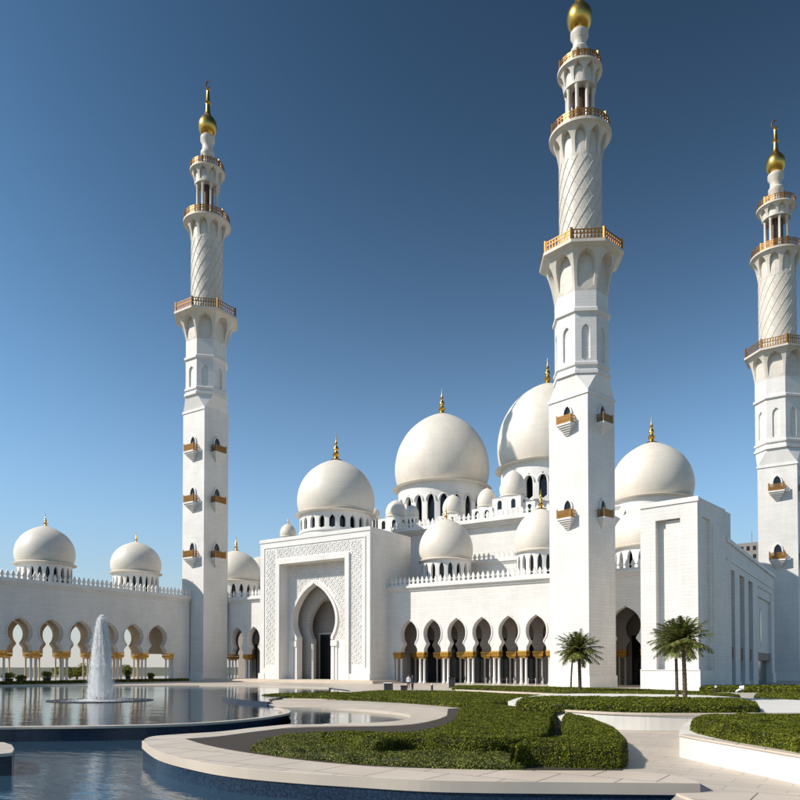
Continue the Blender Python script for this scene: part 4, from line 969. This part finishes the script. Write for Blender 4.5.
# white curved spotlight on a stalk
b = G(737, 697); lp = empty('garden_lamp', (*b, 0)); tag(lp, 'small white spotlight on a bent stalk by the side hall doors', 'lamp')
s_ = (b[0]*_f.x+b[1]*_f.y)/F
MB().lathe([(2.2*s_,0),(2.2*s_,.08),(1.2*s_,.14)], 12).build('base', M['lampwhite'], lp, world=False)
MB().tube([(0,0,.05),(-.6*s_,0,3*s_),(-.6*s_,0,5.5*s_),(1.2*s_,0,7*s_),(4*s_,0,7.6*s_)], 1.0*s_, 8).build('stalk', M['lampwhite'], lp, world=False)
MB().tube([(2.4*s_,0,9.4*s_),(6.6*s_,0,9.4*s_)], [1.7*s_, 2.3*s_], 12).build('head', M['lampwhite'], lp, world=False)

# ------------------------------------------------------------------ fountain
fc = G(101, 700.5, -.08); fs = fc[0]*_f.x+fc[1]*_f.y; fo = empty('fountain', (fc[0], fc[1], -.08)); tag(fo, 'tall white fountain jet rising from the pool before the shaded wing', 'fountain')
Hj = at(101, 616, fs).z+.08; mpp = fs/F
MB().lathe([(50*mpp,-.02),(50*mpp,.03),(49.5*mpp,.035),(49.2*mpp,.02),(48.3*mpp,.0)], 72).build('basin_rim', M['dark'], fo, smooth=True, world=False)
nz_ = MB()
for k in range(9):
    a = 2*PI*k/9; nz_.lathe([(.06,0),(.05,.25),(.03,.3)], 8, (cos(a)*.45, sin(a)*.45))
nz_.build('nozzle', M['brown'], fo, world=False)
def env(v):     # half width of the plume against height
    return mpp*(1.0+12.5*(1-v)**.42*(.84+.16*(1-v)))*(1 if v < .97 else .7)
nd = 26000; v = rng.beta(1.15, 1.05, nd)*.995; rr = rng.random(nd)**.62; ang = rng.uniform(0, 2*PI, nd); e = np.array([env(x) for x in v])
rr = rr*(1+.10*np.sin(ang*7+v*9)); out = rng.random(nd) < .22; rr[out] *= rng.uniform(1.02, 1.7, out.sum())
P = np.stack([np.cos(ang)*rr*e, np.sin(ang)*rr*e, v*Hj], 1)
ln = rng.uniform(.05, .22, (nd, 1)); wd = rng.uniform(.006, .022, (nd, 1)); wd[out] *= .6; ln[out] *= .35
dirv = np.stack([np.cos(ang)*.10, np.sin(ang)*.10, np.ones(nd)], 1); dirv /= np.linalg.norm(dirv, axis=1)[:, None]
sd = np.stack([np.cos(ang*3.1), np.sin(ang*3.1), np.zeros(nd)], 1); sd2 = np.cross(dirv, sd)
V = np.stack([P-dirv*ln, P+sd*wd, P+sd2*wd, P-sd*wd, P-sd2*wd, P+dirv*ln], 1).reshape(-1, 3)
me = bpy.data.meshes.new('jet'); F_ = []
for i in range(nd):
    q = i*6; F_ += [(q,q+2,q+1),(q,q+3,q+2),(q,q+4,q+3),(q,q+1,q+4),(q+5,q+1,q+2),(q+5,q+2,q+3),(q+5,q+3,q+4),(q+5,q+4,q+1)]
me.from_pydata(V.tolist(), [], F_); me.materials.append(M['spray']); jo = bpy.data.objects.new('jet', me); col.objects.link(jo); jo.parent = fo
core = MB().lathe([(env(x)*.55*(1+.12*sin(x*60)), x*Hj*.96) for x in [i/40 for i in range(41)]], 20, (0, 0), 0, False)
# foam ring where the drops fall
nf = 14000; rr = np.abs(rng.normal(0, 1, nf))*15*mpp; ang = rng.uniform(0, 2*PI, nf); rr = np.minimum(rr, 46*mpp)
P = np.stack([np.cos(ang)*rr, np.sin(ang)*rr, rng.exponential(.035, nf)], 1)
quads_mesh('foam', leaves(P, np.tile([0, 0, 1.], (nf, 1)), .045, .5), M['spray'], fo)

# ------------------------------------------------------------------ the standing person
def person(label, base, H, face, skin, cloth, trouser):
    o = empty('person', (base[0], base[1], 0), face); tag(o, label, 'person')
    V, E, RR = [], [], []
    def j(p, r, par=None):
        V.append(tuple(c*H for c in p)); RR.append(r*H)
        if par is not None: E.append((par, len(V)-1))
        return len(V)-1
    pel = j((0,0,.53), .075); sp_ = j((0,.005,.62), .068, pel); ch = j((0,.0,.74), .083, sp_); nk = j((0,.005,.84), .034, ch); hd = j((0,-.008,.90), .052, nk); j((0,-.008,.955), .05, hd)
    j((0,-.048,.905), .012, hd)
    ends = []
    for s in (-1, 1):
        hp = j((s*.052,0,.49), .058, pel); kn = j((s*.058,-.012,.275), .036, hp); an = j((s*.06,.0,.045), .023, kn); j((s*.068,-.075,.018), .018, an)
        sh = j((s*.10,.0,.79), .040, ch); el = j((s*.135,.015,.635), .028, sh); wr = j((s*.135,-.045,.50), .018, el); pm_ = j((s*.135,-.055,.462), .02, wr); ends.append((s, pm_))
    for s, pm_ in ends:
        for q in range(4):
            a = j((s*.133,-.070+q*.010,.445), .0055); b_ = j((s*.131,-.072+q*.010,.420-.003*(1.5-abs(q-1.5))), .005, a)
            j((s*.127,-.070+q*.010,.400-.004*(1.5-abs(q-1.5))), .0045, b_)
        a = j((s*.128,-.078,.468), .006); j((s*.122,-.088,.445), .005, a)
    me = bpy.data.meshes.new('body'); me.from_pydata(V, E, []); ob = bpy.data.objects.new('body_rig', me); col.objects.link(ob)
    md = ob.modifiers.new('s', 'SKIN'); sk = me.skin_vertices[0].data
    for i, r in enumerate(RR): sk[i].radius = (r, r*(.72 if i in (pel, sp_, ch) else 1))
    sk[pel].use_root = True
    sb = ob.modifiers.new('u', 'SUBSURF'); sb.levels = 2; sb.render_levels = 2
    dg = bpy.context.evaluated_depsgraph_get(); dg.update(); nm = bpy.data.meshes.new_from_object(ob.evaluated_get(dg)); bpy.data.objects.remove(ob)
    nm.name = 'body'; nm.materials.clear()
    for k in (skin, cloth, trouser): nm.materials.append(k)
    for f in nm.polygons:
        c = f.center/H; f.use_smooth = True
        hand = abs(c.x) > .115 and c.z < .497
        f.material_index = 0 if (c.z > .845 or hand) else (1 if c.z > .49 or abs(c.x) > .115 else 2)
    bo = bpy.data.objects.new('body', nm); col.objects.link(bo); bo.parent = o
    MB().lathe([(.056*H,0),(.060*H,.02*H),(.058*H,.045*H),(.04*H,.066*H),(.01*H,.074*H)], 16, (0, .006*H), .93*H).build('hair', M['dark'], o, smooth=True, world=False)
    ey = MB()
    for s in (-1, 1): ey.lathe([(.001,-.005*H),(.006*H,0),(.001,.005*H)], 8, (s*.02*H, -.055*H), .912*H)
    ey.build('eyes', M['dark'], o, world=False)
    return o
skin = mat('skin', (.35, .20, .13), .5); navy = mat('dark_jacket', (.015, .017, .03), .8); trs = mat('dark_trousers', (.03, .02, .018), .85); wht = mat('white_shirt', (.7, .7, .7), .8)
person('person in dark clothes standing on the paving before the arcade', G(412.5, 691.5), 1.78, R(-25), skin, navy, trs)
person('person in a white shirt standing just behind the dark clothed one', G(408.5, 689), 1.70, R(20), skin, wht, trs)

for o in list(bpy.data.objects):
    if o.type == 'MESH' and o.name.split('.')[0] in ('front_coping', 'back_coping', 'pool_ring_coping', 'coping', 'pool_coping', 'pool_pier_cap', 'planter_wall', 'kerb'):
        b_ = o.modifiers.new('edge', 'BEVEL'); b_.width = .018; b_.segments = 2; b_.limit_method = 'ANGLE'; b_.angle_limit = R(40)
